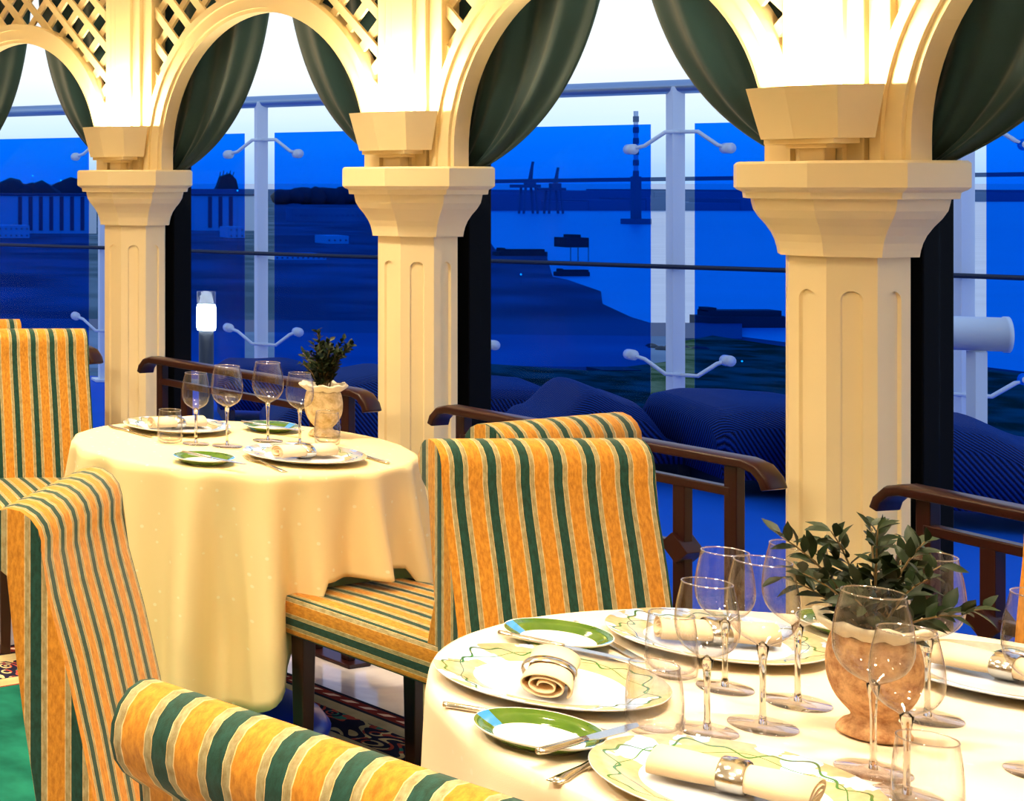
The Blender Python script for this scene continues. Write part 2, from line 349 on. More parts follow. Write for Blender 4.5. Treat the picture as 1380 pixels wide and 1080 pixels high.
# ------------------------------------------------------------------ chairs
def make_chair(name, label, group):
    t = empty(name, label=label, cat='chair', group=group)
    W = .215
    # back: side profile (y, z), front face first going up, roll, rear face down
    prof = [(0.03, .40), (.012, .50), (-.012, .62), (-.040, .74), (-.068, .84), (-.080, .90)]
    cy, cz, rr = -.131, .929, .051
    for k in range(0, 11):
        a = math.radians(5 + k*22.5); prof.append((cy+rr*math.cos(a), cz+rr*math.sin(a)))
    # roll ends tucked in under: then rear face
    prof += [(-.138, .872), (-.130, .80), (-.110, .65), (-.086, .50), (-.064, .36), (-.056, .30), (.03, .30)]
    bm = B(); uvl = bm.loops.layers.uv.new('UVMap')
    n = len(prof); L_ = []; 
    d = [0]
    for i in range(1, n+1):
        a, b_ = prof[i-1], prof[i % n]; d.append(d[-1]+math.hypot(a[0]-b_[0], a[1]-b_[1]))
    NX = 2
    lv = [bm.verts.new((-W, y, z)) for y, z in prof]; rv = [bm.verts.new((W, y, z)) for y, z in prof]
    for i in range(n):
        j = (i+1) % n
        f = bm.faces.new((lv[i], rv[i], rv[j], lv[j])); f.smooth = True
        us = (-W, W, W, -W); vs_ = (d[i], d[i], d[i+1], d[i+1])
        for lp, u, v in zip(f.loops, us, vs_): lp[uvl].uv = (u+.228, v)
    for vv, s in ((lv, -1), (rv, 1)):
        f = bm.faces.new(vv if s < 0 else vv[::-1])
        for lp in f.loops: lp[uvl].uv = (lp.vert.co.y+.165, lp.vert.co.z)
    bmesh.ops.triangulate(bm, faces=[f for f in bm.faces if len(f.verts) > 4])
    me = link('backrest', bm, M['stripe'], t, True, bevel=.010, seg=3, angle=.9)
    # seat
    bm = B(); uvl = bm.loops.layers.uv.new('UVMap'); Dp = .47; zt, zb = .482, .375; NXs, NYs = 10, 8
    g = []
    for i in range(NXs+1):
        row = []
        for j in range(NYs+1):
            x = -W*1.03+2*W*1.03*i/NXs; y = -.03+(Dp+.02)*j/NYs
            cr_ = .016*math.sin(PI*i/NXs)**.5*math.sin(PI*(j+.6)/(NYs+1.2))**.5
            row.append(bm.verts.new((x, y, zt-.012+cr_)))
        g.append(row)
    for i in range(NXs):
        for j in range(NYs):
            f = bm.faces.new((g[i][j], g[i+1][j], g[i+1][j+1], g[i][j+1])); f.smooth = True
            for lp in f.loops: lp[uvl].uv = (lp.vert.co.x+.228, lp.vert.co.y)
    per = [g[i][0] for i in range(NXs)]+[g[NXs][j] for j in range(NYs)]+[g[i][NYs] for i in range(NXs, 0, -1)]+[g[0][j] for j in range(NYs, 0, -1)]
    prev = per
    for (z2, grow) in ((zt-.045, .004), (zb, 0)):
        low = [bm.verts.new((v.co.x*(1+grow*3), v.co.y, z2)) for v in prev]
        m_ = len(per)
        for i in range(m_):
            j = (i+1) % m_; f = bm.faces.new((prev[i], low[i], low[j], prev[j])); f.smooth = True
            for lp in f.loops:
                c = lp.vert.co
                side = (NXs <= i < NXs+NYs) or (i >= 2*NXs+NYs)
                if side:
                    lp[uvl].uv = ((W+.228+(zt-c.z)) if c.x > 0 else (-W+.228-(zt-c.z)), c.y)
                else: lp[uvl].uv = (c.x+.228, c.y+(zt-c.z))
        prev = low
    bm.faces.new(prev[::-1])
    link('seat', bm, M['stripe'], t, True, bevel=.012, seg=3, angle=.8)
    for sx in (-1, 1):
        bm = B(); vs = box(bm, sx*.185-.021, sx*.185+.021, .405, .447, 0, .378)
        for v in vs:
            if v.co.z < .1: v.co.x = sx*.185+(v.co.x-sx*.185)*.75; v.co.y = .426+(v.co.y-.426)*.75
        link('leg', bm, M['leg'], t, bevel=.003)
        bm = B(); vs = box(bm, sx*.185-.019, sx*.185+.019, -.055, -.015, 0, .31)
        for v in vs:
            if v.co.z < .1: v.co.y -= .09; v.co.x = sx*.185+(v.co.x-sx*.185)*.75
        link('leg', bm, M['leg'], t, bevel=.003)
    return t
chairs = [
 ((1.62, 3.02), (0.02, -1), 'gold and green striped chair in the middle, its front facing the near table', 'chairs around the near table'),
 ((.660, 2.592), (.86, -.51), 'tall striped chair at left, seen side on with scrolled top', 'chairs around the near table'),
 ((.656, 1.525), (.82, .57), 'nearest striped chair at the bottom edge, only its rolled top in view', 'chairs around the near table'),
 ((2.345, 2.545), (-.83, -.555), 'striped chair at the right picture edge beyond the railing', 'chairs around the near table'),
 ((1.75, 3.55), (-.40, .917), 'striped chair facing the far table, empty seat showing beside the cloth', 'chairs around the far table'),
 ((1.03, 5.39), (.03, -1), 'striped chair at far left behind the far table', 'chairs around the far table'),
 ((.865, 6.05), (.0, 1), 'striped chair farthest back, only its rolled top above another chair', None),
]
first = None
for (c, f, lab, grp) in chairs:
    rz = math.atan2(f[1], f[0])-PI/2
    if first is None:
        first = make_chair('dining_chair', lab, grp); first.location = (*c, .002); first.rotation_euler = (0, 0, rz)
    else:
        o = dup(first, (*c, .002), rz, lab, grp)
        if grp is None and 'group' in o: del o['group']

# ------------------------------------------------------------------ tables and cloths
TZ = .77
def gauss(a, b, s):
    d = (a-b+PI) % (2*PI)-PI; return math.exp(-(d/s)**2)
def table(cx, cy, r, hem, raises, label, clabel, nf, seed, foot_mat, drop_out=.035, cm='cloth', famp=.050):
    t = empty('round_table', (cx, cy, .002), 0, label, 'table')
    bm = B(); lathe(bm, [(0, TZ-.035), (r-.03, TZ-.035), (r-.012, TZ-.022), (r-.012, TZ-.012), (r-.02, TZ-.006), (0, TZ-.006)], 48); link('table_top', bm, M['leg'], t, True)
    bm = B(); lathe(bm, [(0, .05), (.05, .06), (.035, .12), (.03, .4), (.035, .68), (.08, TZ-.036), (0, TZ-.036)], 20); link('pedestal', bm, M['leg'], t, True)
    bm = B(); lathe(bm, [(0, 0), (.235, 0.0), (.24, .02), (.22, .045), (.16, .075), (.08, .09), (0, .095)], 40); f = link('table_foot', bm, foot_mat, t, True)
    f['label'] = 'domed glossy table foot'
    rr = random.Random(seed); ph = [rr.uniform(0, 2*PI) for _ in range(6)]
    bm = B(); uvl = bm.loops.layers.uv.new('UVMap'); NA = 240; rings = []
    spec = [(0, None), (r*.3, None), (r*.6, None), (r*.85, None), (r-.02, None), (r-.006, 'e')]
    DR = 26; allr = []
    for (q, k) in spec[1:]:
        allr.append([Vector((q*math.cos(2*PI*i/NA), q*math.sin(2*PI*i/NA), TZ)) for i in range(NA)])
    for k in range(1, DR+1):
        ring = []
        for i in range(NA):
            a = 2*PI*i/NA; u = k/DR
            hz = hem+.025*math.sin(2*a+ph[0])+.015*math.sin(5*a+ph[1])
            for (ra, rs, rz) in raises: hz = hz+(rz-hz)*min(1, gauss(a, ra, rs)*2.2)
            ln = TZ-hz; s = u**1.25*ln
            if s < .012: rad = r-.006+s*.8; z = TZ-s*.35
            else: rad = r+.004; z = TZ-s
            wob = a+.05*math.sin(3*a+ph[2])
            fold = (math.sin(nf*wob+ph[3])+.45*math.sin((nf*.5+1.5)*wob+ph[4])+.25*math.sin(nf*1.7*wob+ph[5]))
            amp = famp*min(1, (s/.42))**.8; fold = math.copysign(abs(fold)**.8, fold)
            rad += drop_out*(s/.5) + amp*fold
            ring.append(Vector((rad*math.cos(a), rad*math.sin(a), z)))
        allr.append(ring)
    c0 = bm.verts.new((0, 0, TZ)); vr = [[bm.verts.new(p) for p in rg] for rg in allr]
    for i in range(NA):
        f = bm.faces.new((c0, vr[0][i], vr[0][(i+1) % NA]))
        for lp in f.loops: lp[uvl].uv = (lp.vert.co.x, lp.vert.co.y)
    for k in range(len(vr)-1):
        for i in range(NA):
            j = (i+1) % NA; f = bm.faces.new((vr[k][i], vr[k+1][i], vr[k+1][j], vr[k][j]))
            for lp, (kk, ii) in zip(f.loops, ((k, i), (k+1, i), (k+1, i+1), (k, i+1))):
                if k < 5: lp[uvl].uv = (lp.vert.co.x, lp.vert.co.y)
                else: lp[uvl].uv = (2*PI*ii/NA*r, TZ-lp.vert.co.z+3)
    o = link('tablecloth', bm, M[cm], None, True, solid=.0016); o.location = (cx, cy, 0)
    tag(o, clabel, 'tablecloth')
    return t
M['bluefoot'] = mat('blue_table_foot', (.004, .05, .75), .3, 0)
table(1.585, 2.06, .61, .24, [(PI/2, .36, .51), (math.atan2(.555, .83), .36, .51)], 'round dining table under cloth in the foreground', 'cream tablecloth over the near table at lower right', 15, 3, M['leg'], .0, 'cloth_lit', .022)
table(1.40, 4.33, .45, .18, [(math.atan2(-.57, .27), .36, .51)], 'round dining table under cloth by the middle column, blue domed foot', 'cream folded tablecloth hanging from the far table', 17, 12, M['bluefoot'])

# ------------------------------------------------------------------ tableware
def make_glass(name, H, R_, label, group):
    t = empty(name, label=label, cat='glass', group=group)
    bowlh = H*.50; sb = H-bowlh
    h_ = H-sb; prof = [(.005, sb-.003), (.36*R_, sb+.03*h_), (.68*R_, sb+.10*h_), (.89*R_, sb+.21*h_), (.985*R_, sb+.34*h_), (R_, sb+.46*h_), (.965*R_, sb+.62*h_), (.90*R_, sb+.78*h_), (.77*R_, H)]
    bm = B(); lathe(bm, prof, 40); link('bowl', bm, M['wglass'], t, True, sub=1)
    bm = B(); tube(bm, [(.77*R_*math.cos(2*PI*k/40), .77*R_*math.sin(2*PI*k/40), H) for k in range(41)], .0010, 6, False); link('rim', bm, M['rimglass'], t, True)
    bm = B(); lathe(bm, [(0, .003), (.005, .004), (.0036, .02), (.0036, sb*.6), (.0045, sb*.8), (.0075, sb-.002), (0, sb+.004)], 14); link('stem', bm, M['sglass'], t, True)
    bm = B(); lathe(bm, [(0, .0005), (R_*.93, .0005), (R_*.96, .0018), (R_*.93, .0032), (.012, .0055), (.005, .009)], 40); link('foot', bm, M['footglass'], t, True)
    return t
big = None; small = None
TT = TZ+.0012
near_g = [
 ((953, 987), 's', 'small wine glass in front, left of the near table glass cluster'),
 ((1028, 980), 'b', 'large wine glass in the centre of the near table glass cluster'),
 ((977, 929), 's', 'wine glass at the back left of the near table cluster'),
 ((1075, 949), 'b', 'wine glass at the back right of the cluster, against the column'),
 ((1177, 1041), 'b', 'large wine glass standing directly in front of the stone vase'),
 ((1222, 1075), 's', 'small wine glass right of the vase, nearest the camera'),
 ((1250, 969), 'b', 'wine glass half hidden behind the leaves of the near plant'),
 ((1408, 1045), 'b', 'wine glass cut off by the right picture edge'),
]
far_g = [
 ((264, 599), 's', 'leftmost stemmed glass on the far table'),
 ((306, 602), 'b', 'second stemmed glass from the left on the far table'),
 ((361, 595), 'b', 'tallest stemmed glass in the middle of the far table'),
 ((404, 599), 's', 'stemmed glass just left of the far table plant pot'),
]
for lst, grp in ((near_g, 'wine glasses on the near table'), (far_g, 'wine glasses on the far table')):
    for (p, k, lab) in lst:
        q = P(p[0], p[1], TT)
        if k == 'b':
            if big is None: big = make_glass('wine_glass', .222, .043, lab, grp); big.location = q
            else: dup(big, q, 0, lab, grp)
        else:
            if small is None: small = make_glass('wine_glass', .198, .038, lab, grp); small.location = q
            else: dup(small, q, 0, lab, grp)
def make_tumbler(lab, grp):
    t = empty('tumbler', label=lab, cat='tumbler', group=grp)
    bm = B(); lathe(bm, [(0, .007), (.022, .007), (.031, .013), (.0345, .030), (.0345, .05), (.0315, .078), (.0295, .092)], 40); link('glass_wall', bm, M['wglass'], t, True, sub=1)
    bm = B(); lathe(bm, [(0, .0005), (.024, .0005), (.033, .006), (.0352, .026)], 40); link('glass_base', bm, M['wglass'], t, True)
    bm = B(); tube(bm, [(.0295*math.cos(2*PI*k/40), .0295*math.sin(2*PI*k/40), .092) for k in range(41)], .0010, 6, False); link('rim', bm, M['rimglass'], t, True)
    return t
tum = None
for (p, lab, grp) in (((905, 912), 'water tumbler behind another, beside the left charger on near table', 'tumblers on the near table'), ((882, 990), 'water tumbler overlapping the right rim of the left charger', 'tumblers on the near table'),
    ((1250, 1104), 'water tumbler at the bottom edge below the vase', 'tumblers on the near table'),
    ((229, 597), 'water tumbler at the left of the far table', 'tumblers on the far table'), ((441, 600), 'water tumbler in front of the far plant pot', 'tumblers on the far table')):
    q = P(p[0], p[1], TT)
    if tum is None: tum = make_tumbler(lab, grp); tum.location = q
    else: dup(tum, q, 0, lab, grp)

def plate_mesh(name, r, well, m, lab, cat, grp):
    k = r
    bm = B(); lathe(bm, [(0, 0), (well*.9, 0), (well*.98, .003), (r*.99, .0155), (r, .0175), (r*.992, .0185), (well*1.12, .0105), (well, .0072), (well*.93, .0045), (0, .004)], 72)
    o = link(name, bm, m, None, True); return tag(o, lab, cat, grp)
ch = None
CH = {}
for key, p, rz, lab, grp in (('A', (740, 915), 2.5, 'cream rimmed charger at left of near table, napkin end towards us', 'chargers on the near table'), ('B', (965, 860), .8, 'cream rimmed charger at the back of the near table by the middle chair', 'chargers on the near table'),
    ('C', (1358, 908), 4.1, 'cream rimmed charger at right picture edge of near table', 'chargers on the near table'), ('D', (990, 1058), 5.6, 'cream rimmed charger nearest the camera at the bottom', 'chargers on the near table'),
    ('E', (238, 574), 0, 'charger at the back left of the far table', 'chargers on the far table'), ('F', (410, 613), 1.4, 'charger at the front right of the far table', 'chargers on the far table')):
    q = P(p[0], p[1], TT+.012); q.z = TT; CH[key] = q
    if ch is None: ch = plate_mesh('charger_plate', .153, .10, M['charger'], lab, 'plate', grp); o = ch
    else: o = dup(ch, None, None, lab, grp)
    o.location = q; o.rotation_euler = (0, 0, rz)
bp_ = None; BP = {}
for key, p, rz, lab, grp in (('G', (726, 991), 2.2, 'green rimmed bread plate in front of the left charger on near table', 'bread plates on the near table'), ('H', (752, 860), 2.3, 'green rimmed bread plate behind the left charger on near table', 'bread plates on the near table'),
    ('I', (1150, 846), .9, 'green rimmed bread plate half hidden left of the stone vase', 'bread plates on the near table'),
    ('J', (275, 620), 2.9, 'small bread plate at the front of the far table', 'bread plates on the far table'), ('K', (365, 577), .3, 'small bread plate at the back of the far table', 'bread plates on the far table')):
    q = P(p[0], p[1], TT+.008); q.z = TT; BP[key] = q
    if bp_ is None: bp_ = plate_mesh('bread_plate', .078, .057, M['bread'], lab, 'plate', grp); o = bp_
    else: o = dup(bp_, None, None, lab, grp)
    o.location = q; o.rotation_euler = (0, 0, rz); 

# napkins (rolled), local long axis X
def napkin_mesh(L=.165, wide=1.0, squash=.62, R0=.027):
    bm = B(); pts = []; th = .0022; turns = 2.6; n = 70
    for k in range(n+1):
        u = k/n; a = u*turns*2*PI; r = .006+(R0-.006)*u; pts.append((r*math.cos(a), r*math.sin(a)*squash))
    rows = []
    for x, sc in ((-L/2, 1.06), (-L*.25, 1.02), (-.012, .93), (.012, .93), (L*.25, 1.02), (L/2, 1.06)):
        rows.append([bm.verts.new((x+.004*math.sin(i*.25)*(1 if abs(x) > L*.4 else 0), y*sc*wide, z*sc)) for i, (y, z) in enumerate(pts)])
    for a, b in zip(rows, rows[1:]):
        for i in range(n): bm.faces.new((a[i], a[i+1], b[i+1], b[i]))
    return bm
nap = None; ring = None
NZ = .0245
def pd(a, b):
    v = P(b[0], b[1], TT+.02)-P(a[0], a[1], TT+.02); return math.atan2(v.y, v.x)
for key, rz, lab, grp in (('A', pd((722, 950), (746, 880)), 'rolled cream napkin on left charger, open end facing camera', 'napkins on the near table'), ('B', pd((880, 842), (1055, 853)), 'rolled cream napkin on the back charger behind the glasses', 'napkins on the near table'),
    ('C', pd((1302, 886), (1395, 905)), 'rolled cream napkin on the charger at right edge', 'napkins on the near table'), ('D', pd((868, 1026), (1085, 1075)), 'rolled cream napkin on the nearest charger at the bottom', 'napkins on the near table'),
    ('E', pd((195, 575), (282, 572)), 'rolled napkin on the back left plate of the far table', 'napkins on the far table'), ('F', pd((370, 612), (452, 608)), 'rolled napkin on the front right plate of the far table', 'napkins on the far table')):
    q = CH[key].copy(); q.z = TT+NZ-.0015
    if nap is None:
        nap = link('rolled_napkin', napkin_mesh(wide=1.25), M['napkin'], None, True, solid=.002); tag(nap, lab, 'napkin', grp); o = nap
    else: o = dup(nap, None, None, lab, grp)
    o.location = q; o.rotation_euler = (0, 0, rz)
    rl = lab.replace('rolled cream napkin', 'silver napkin ring around the roll').replace('rolled napkin', 'silver napkin ring around the roll').replace(', open end facing camera', '')
    if ring is None:
        bm = B(); pr = []
        for k in range(48):
            a = 2*PI*k/48; pr.append((math.cos(a), math.sin(a)))
        rows = []
        for x, ex in ((-.014, .0006), (-.012, .0022), (0, .0028), (.012, .0022), (.014, .0006)):
            rows.append([bm.verts.new((x, y*(.0335+ex), z*(.0168+ex))) for y, z in pr])
        for a, b in zip(rows, rows[1:]):
            for i in range(48): bm.faces.new((a[i], a[(i+1) % 48], b[(i+1) % 48], b[i]))
        ring = link('napkin_ring', bm, M['silver'], None, True); tag(ring, rl, 'napkin ring', grp.replace('napkins', 'napkin rings')); o = ring
    else: o = dup(ring, None, None, rl, grp.replace('napkins', 'napkin rings'))
    o.location = q; o.rotation_euler = (0, 0, rz)

# cutlery: origin at handle end, along +X
def make_knife(lab, grp, L=.21, bl=None):
    t = empty('table_knife', label=lab, cat='knife', group=grp)
    bm = B(); hl = L*.46
    secs = [(0, .0045), (.006, .0075), (hl*.5, .0065), (hl*.85, .0055), (hl, .0045)]
    rows = []
    for x, w_ in secs: rows.append([bm.verts.new((x, w_*math.cos(2*PI*k/10), .004+.0036*math.sin(2*PI*k/10))) for k in range(10)])
    for a, b in zip(rows, rows[1:]):
        for i in range(10): bm.faces.new((a[i], a[(i+1) % 10], b[(i+1) % 10], b[i]))
    bm.faces.new(rows[0][::-1]); bm.faces.new(rows[-1]); link('handle', bm, M['silver'], t, True)
    bm = B(); prism(bm, [(hl-.004, -.003), (hl+.015, -.009), (L*.8, -.0095), (L*.95, -.006), (L, .004), (L*.9, .0068), (hl+.01, .0062), (hl-.004, .003)], .003, .0044); link('blade', bm, M['silver'], t)
    return t
def make_fork(lab, grp, L=.2):
    t = empty('table_fork', label=lab, cat='fork', group=grp)
    bm = B(); secs = [(0, .0085, .001), (.02, .009, .001), (.07, .004, .004), (.12, .003, .008), (.138, .0095, .005), (.15, .0115, .002)]
    rows = []
    for x, w_, z in secs: rows.append([bm.verts.new((x, -w_, z)), bm.verts.new((x, w_, z)), bm.verts.new((x, w_*.8, z+.002)), bm.verts.new((x, -w_*.8, z+.002))])
    for a, b in zip(rows, rows[1:]):
        for i in range(4): bm.faces.new((a[i], a[(i+1) % 4], b[(i+1) % 4], b[i]))
    bm.faces.new(rows[0][::-1]); bm.faces.new(rows[-1]); link('handle', bm, M['silver'], t, True)
    bm = B()
    for k in range(4):
        y = -.0093+k*.0062
        tube(bm, [(.148, y, .003), (.165, y, .001), (.185, y, .003), (.198, y*.95, .008)], [.0016, .0014, .0013, .0008], 6)
    link('tines', bm, M['silver'], t, True)
    return t
kn = fk = None
def cut(kind, a, b, lab, grp, h=0):
    """handle end pixel a, tip pixel b, lying at height TT+h"""
    global kn, fk
    pa = P(a[0], a[1], TT+h); pb = P(b[0], b[1], TT+h); d = pb-pa; rz = math.atan2(d.y, d.x)
    if kind == 'knife':
        if kn is None: kn = make_knife(lab, grp); o = kn
        else: o = dup(kn, None, None, lab, grp)
    else:
        if fk is None: fk = make_fork(lab, grp); o = fk
        else: o = dup(fk, None, None, lab, grp)
    o.location = pa; o.rotation_euler = (0, 0, rz)
    return o
g1 = 'cutlery on the near table'; g2 = 'cutlery on the far table'
cut('knife', (597, 953), (712, 972), 'silver knife left of the left charger on near table', g1)
cut('knife', (725, 1018), (826, 990), 'silver butter knife lying across the front bread plate', g1, .0185)
cut('knife', (672, 856), (800, 883), 'silver butter knife lying across the back bread plate', g1, .0185)
cut('knife', (775, 843), (855, 888), 'silver knife left of the back charger on near table', g1)
cut('fork', (745, 1056), (865, 1005), 'silver fork between front bread plate and nearest charger', g1)
cut('knife', (1079, 838), (1140, 850), 'silver knife between back charger and the vase', g1)
cut('knife', (148, 576), (212, 592), 'silver knife at the left edge of the far table', g2)
cut('fork', (384, 637), (330, 618), 'silver fork in front of the far table, tip toward bread plate', g2)
cut('knife', (524, 626), (470, 611), 'silver knife right of the front charger on the far table', g2)
cut('knife', (246, 611), (306, 623), 'butter knife across the front bread plate on the far table', g2, .0185)
cut('knife', (326, 570), (392, 580), 'butter knife across the back bread plate on the far table', g2, .0185)

# vases with plants
def make_vase(loc, lab, s=1.0, m='vase'):
    t = empty('stone_vase', loc, 0, lab, 'vase')
    bm = B(); lathe(bm, [(0, 0), (.042, 0), (.043, .006), (.038, .012), (.036, .017), (.026, .021), (.024, .028), (.036, .038), (.047, .055), (.053, .075), (.054, .10), (.050, .122), (.046, .135), (.040, .135), (.042, .11), (0, .10)], 40); 
    for v in bm.verts: v.co *= s
    link('body', bm, M[m], t, True, sub=1)
    bm = B(); prof = [(.046, .133), (.054, .139), (.063, .146), (.066, .152), (.063, .155), (.053, .150), (.042, .140)]
    rg = lathe(bm, prof, 48)
    for ring_ in rg:
        for i, v in enumerate(ring_):
            a = 2*PI*i/48; k = 1+.05*math.sin(9*a)+.03*math.sin(17*a+1); v.co.x *= k; v.co.y *= k; v.co.z += .003*math.sin(9*a+.5)
    for v in bm.verts: v.co *= s
    link('rim', bm, M['vaserim'], t, True)
    return t
def leaf(bm, p, d, n, L, W_):
    d = d.normalized(); s = d.cross(n).normalized(); u = s.cross(d)
    c = []
    for q, w_ in ((0, .05), (.25, .72), (.5, 1.0), (.75, .7), (1, .04)):
        m_ = p+d*(L*q)+u*(-.25*L*q*q); c.append((bm.verts.new(m_-s*W_*w_*.5+u*W_*.15*w_), bm.verts.new(m_), bm.verts.new(m_+s*W_*w_*.5+u*W_*.15*w_)))
    for a, b in zip(c, c[1:]):
        bm.faces.new((a[0], a[1], b[1], b[0])); bm.faces.new((a[1], a[2], b[2], b[1]))
def plant(loc, lab, stems, seed, leafL, leafW, step, spread_h):
    t = empty('leafy_plant', loc, 0, lab, 'plant'); rr = random.Random(seed)
    bs = B(); bl = B()
    for (dx, dy, dz) in stems:
        p0 = Vector((rr.uniform(-.012, .012), rr.uniform(-.012, .012), -.03)); p1 = Vector((dx*.35, dy*.35, dz*.6)); p2 = Vector((dx, dy, dz))
        pts = [(p0*(1-u)**2+p1*2*u*(1-u)+p2*u*u) for u in [k/8 for k in range(9)]]
        tube(bs, pts, [.0024-.0002*k for k in range(9)], 5)
        L = sum((b-a).length for a, b in zip(pts, pts[1:])); nl = max(4, int(L/step)); side = 1
        for k in range(nl+1):
            u = .22+.78*k/nl; p = p0*(1-u)**2+p1*2*u*(1-u)+p2*u*u; tg = (p1-p0)*2*(1-u)+(p2-p1)*2*u; tg.normalize()
            for _ in range(2):
                side = -side
                rnd = Vector((rr.uniform(-1, 1), rr.uniform(-1, 1), rr.uniform(-1, 1))); o_ = (rnd-tg*rnd.dot(tg)).normalized()
                dr = tg*.7+o_*spread_h+Vector((0, 0, rr.uniform(-.1, .3))); nrm = Vector((rr.uniform(-.6, .6), rr.uniform(-.9, .3), 1))
                l_ = leafL*rr.uniform(.65, 1.15)*(1-.3*u)
                leaf(bl, p, dr, nrm, l_, leafW*l_/leafL)
    link('stem', bs, M['twig'], t, True); link('foliage', bl, M['leaf'], t, True)
    return t
vq = P(1178, 992, TT); make_vase(vq, 'rough stone goblet vase with pale frilled rim on near table')
st = [(-.125, -.02, .075), (-.12, .03, .115), (-.05, .02, .125), (-.02, -.03, .14), (.02, .03, .13), (.06, -.02, .12), (.12, .02, .075), (.13, -.04, .03), (.10, .05, .10), (-.08, -.06, .05), (.07, -.07, .03), (-.03, .06, .10), (.02, -.07, .08), (-.10, .05, .05), (.05, .0, .07), (-.05, -.03, .06)]
st = [(a*.86, b, c*.92) for a, b, c in st]
plant(vq+Vector((0, 0, .15)), 'leafy dark green twigs spreading from the near stone vase', st, 5, .044, .019, .015, .75)
vq2 = P(436, 588, TT); v2 = make_vase(vq2, 'carved stone goblet vase with pale rim on the far table', .98, 'vase2')
st2 = []
rr = random.Random(4)
for k in range(22):
    a = rr.uniform(0, 2*PI); q = rr.uniform(.01, .085); st2.append((q*math.cos(a), q*math.sin(a), rr.uniform(.09, .16)-q*.4))
plant(vq2+Vector((0, 0, .147)), 'compact upright green bush in the far table vase', st2, 9, .032, .016, .012, .55)

# ------------------------------------------------------------------ arcade
CP = [Vector((2.866, 2.273, 0)), Vector((2.596, 3.64, 0)), Vector((2.176, 4.968, 0)), Vector((1.607, 6.261, 0)), Vector((.888, 7.47, 0))]
# room-side normals at each column
def tangent(i):
    a = CP[max(i-1, 0)]; b = CP[min(i+1, len(CP)-1)]; return (b-a).normalized()
def frame(o, xdir):
    """matrix with X along xdir (horizontal), Z up, Y = Z x X"""
    x = xdir.normalized(); z = Vector((0, 0, 1)); y = z.cross(x)
    m = Matrix((( x.x, y.x, 0, o.x), (x.y, y.y, 0, o.y), (0, 0, 1, o.z), (0, 0, 0, 1))); return m
# along = towards far; Y(left normal of 'away') -> tangent (−.3,.95): z×x = (-.95,-.3) = room side
CAPT = 1.549; SPR = 1.600; AR = .512; TOP = CEIL
def oct_ring(h, c=None):
    t_ = math.tan(PI/8)*h if c is None else c
    return [(h, -t_), (h, t_), (t_, h), (-t_, h), (-h, t_), (-h, -t_), (-t_, -h), (t_, -h)]
def loft(bm, secs):
    prev = None
    for (z, h) in secs:
        rg = [bm.verts.new((x, y, z)) for x, y in oct_ring(h)]
        if prev is None: bm.faces.new(rg[::-1])
        else:
            for i in range(8): bm.faces.new((prev[i], prev[(i+1) % 8], rg[(i+1) % 8], rg[i]))
        prev = rg
    bm.faces.new(prev)
def fluted_shaft():
    bm = B(); h = .115; sd = math.tan(PI/8)*h; z0, z1 = .12, 1.335; sw = .021; fz0, fz1 = .32, 1.232; dep = .006
    for k in range(8):
        a = k*PI/4; n_ = Vector((math.cos(a), math.sin(a), 0)); s_ = Vector((-math.sin(a), math.cos(a), 0))
        def pt(x, z, d=0): return n_*(h-d)+s_*x+Vector((0, 0, z))
        outer = [bm.verts.new(pt(*q)) for q in ((-sd, z0), (sd, z0), (sd, z1), (-sd, z1))]
        sl = [(-sw+0*i, fz0) for i in (0,)]+[(sw, fz0)]
        sl += [(sw*math.cos(PI*i/12), fz1+sw*math.sin(PI*i/12)) for i in range(13)]
        si = [bm.verts.new(pt(x, z)) for x, z in sl]; so = [bm.verts.new(pt(x*.8, z, dep)) for x, z in sl]
        n = len(sl)
        eds = [bm.edges.new((outer[i], outer[(i+1) % 4])) for i in range(4)]+[bm.edges.new((si[i], si[(i+1) % n])) for i in range(n)]
        bmesh.ops.triangle_fill(bm, edges=eds, use_beauty=True)
        for i in range(n): bm.faces.new((si[i], si[(i+1) % n], so[(i+1) % n], so[i]))
        bm.faces.new(so)
    bmesh.ops.remove_doubles(bm, verts=bm.verts[:], dist=1e-5)
    return bm
def make_column(lab):
    t = empty('fluted_column', label=lab, cat='column', group='columns along the windows')
    link('shaft', fluted_shaft(), M['cream'], t)
    bm = B(); loft(bm, [(1.330, .116), (1.3305, .131), (1.345, .133), (1.362, .137), (1.38, .144), (1.40, .156), (1.418, .170), (1.436, .180), (1.455, .184), (1.462, .185), (1.463, .200), (1.477, .202), (1.479, .205), (1.483, .213), (1.489, .219), (1.543, .219), (CAPT, .213)])
    link('capital', bm, M['cream'], t)
    bm = B(); loft(bm, [(0, .15), (.08, .15), (.09, .142), (.11, .14), (.125, .116)]); link('base', bm, M['cream'], t)
    # stepped pilaster above the capital, on the arcade face
    bm = B(); box(bm, -.135, .135, -.036, .036, CAPT-.001, TOP); box(bm, -.085, .085, .034, .052, CAPT-.001, TOP); box(bm, -.045, .045, .050, .066, CAPT-.001, TOP)
    link('pilaster', bm, M['cream'], t, bevel=.003)
    return t
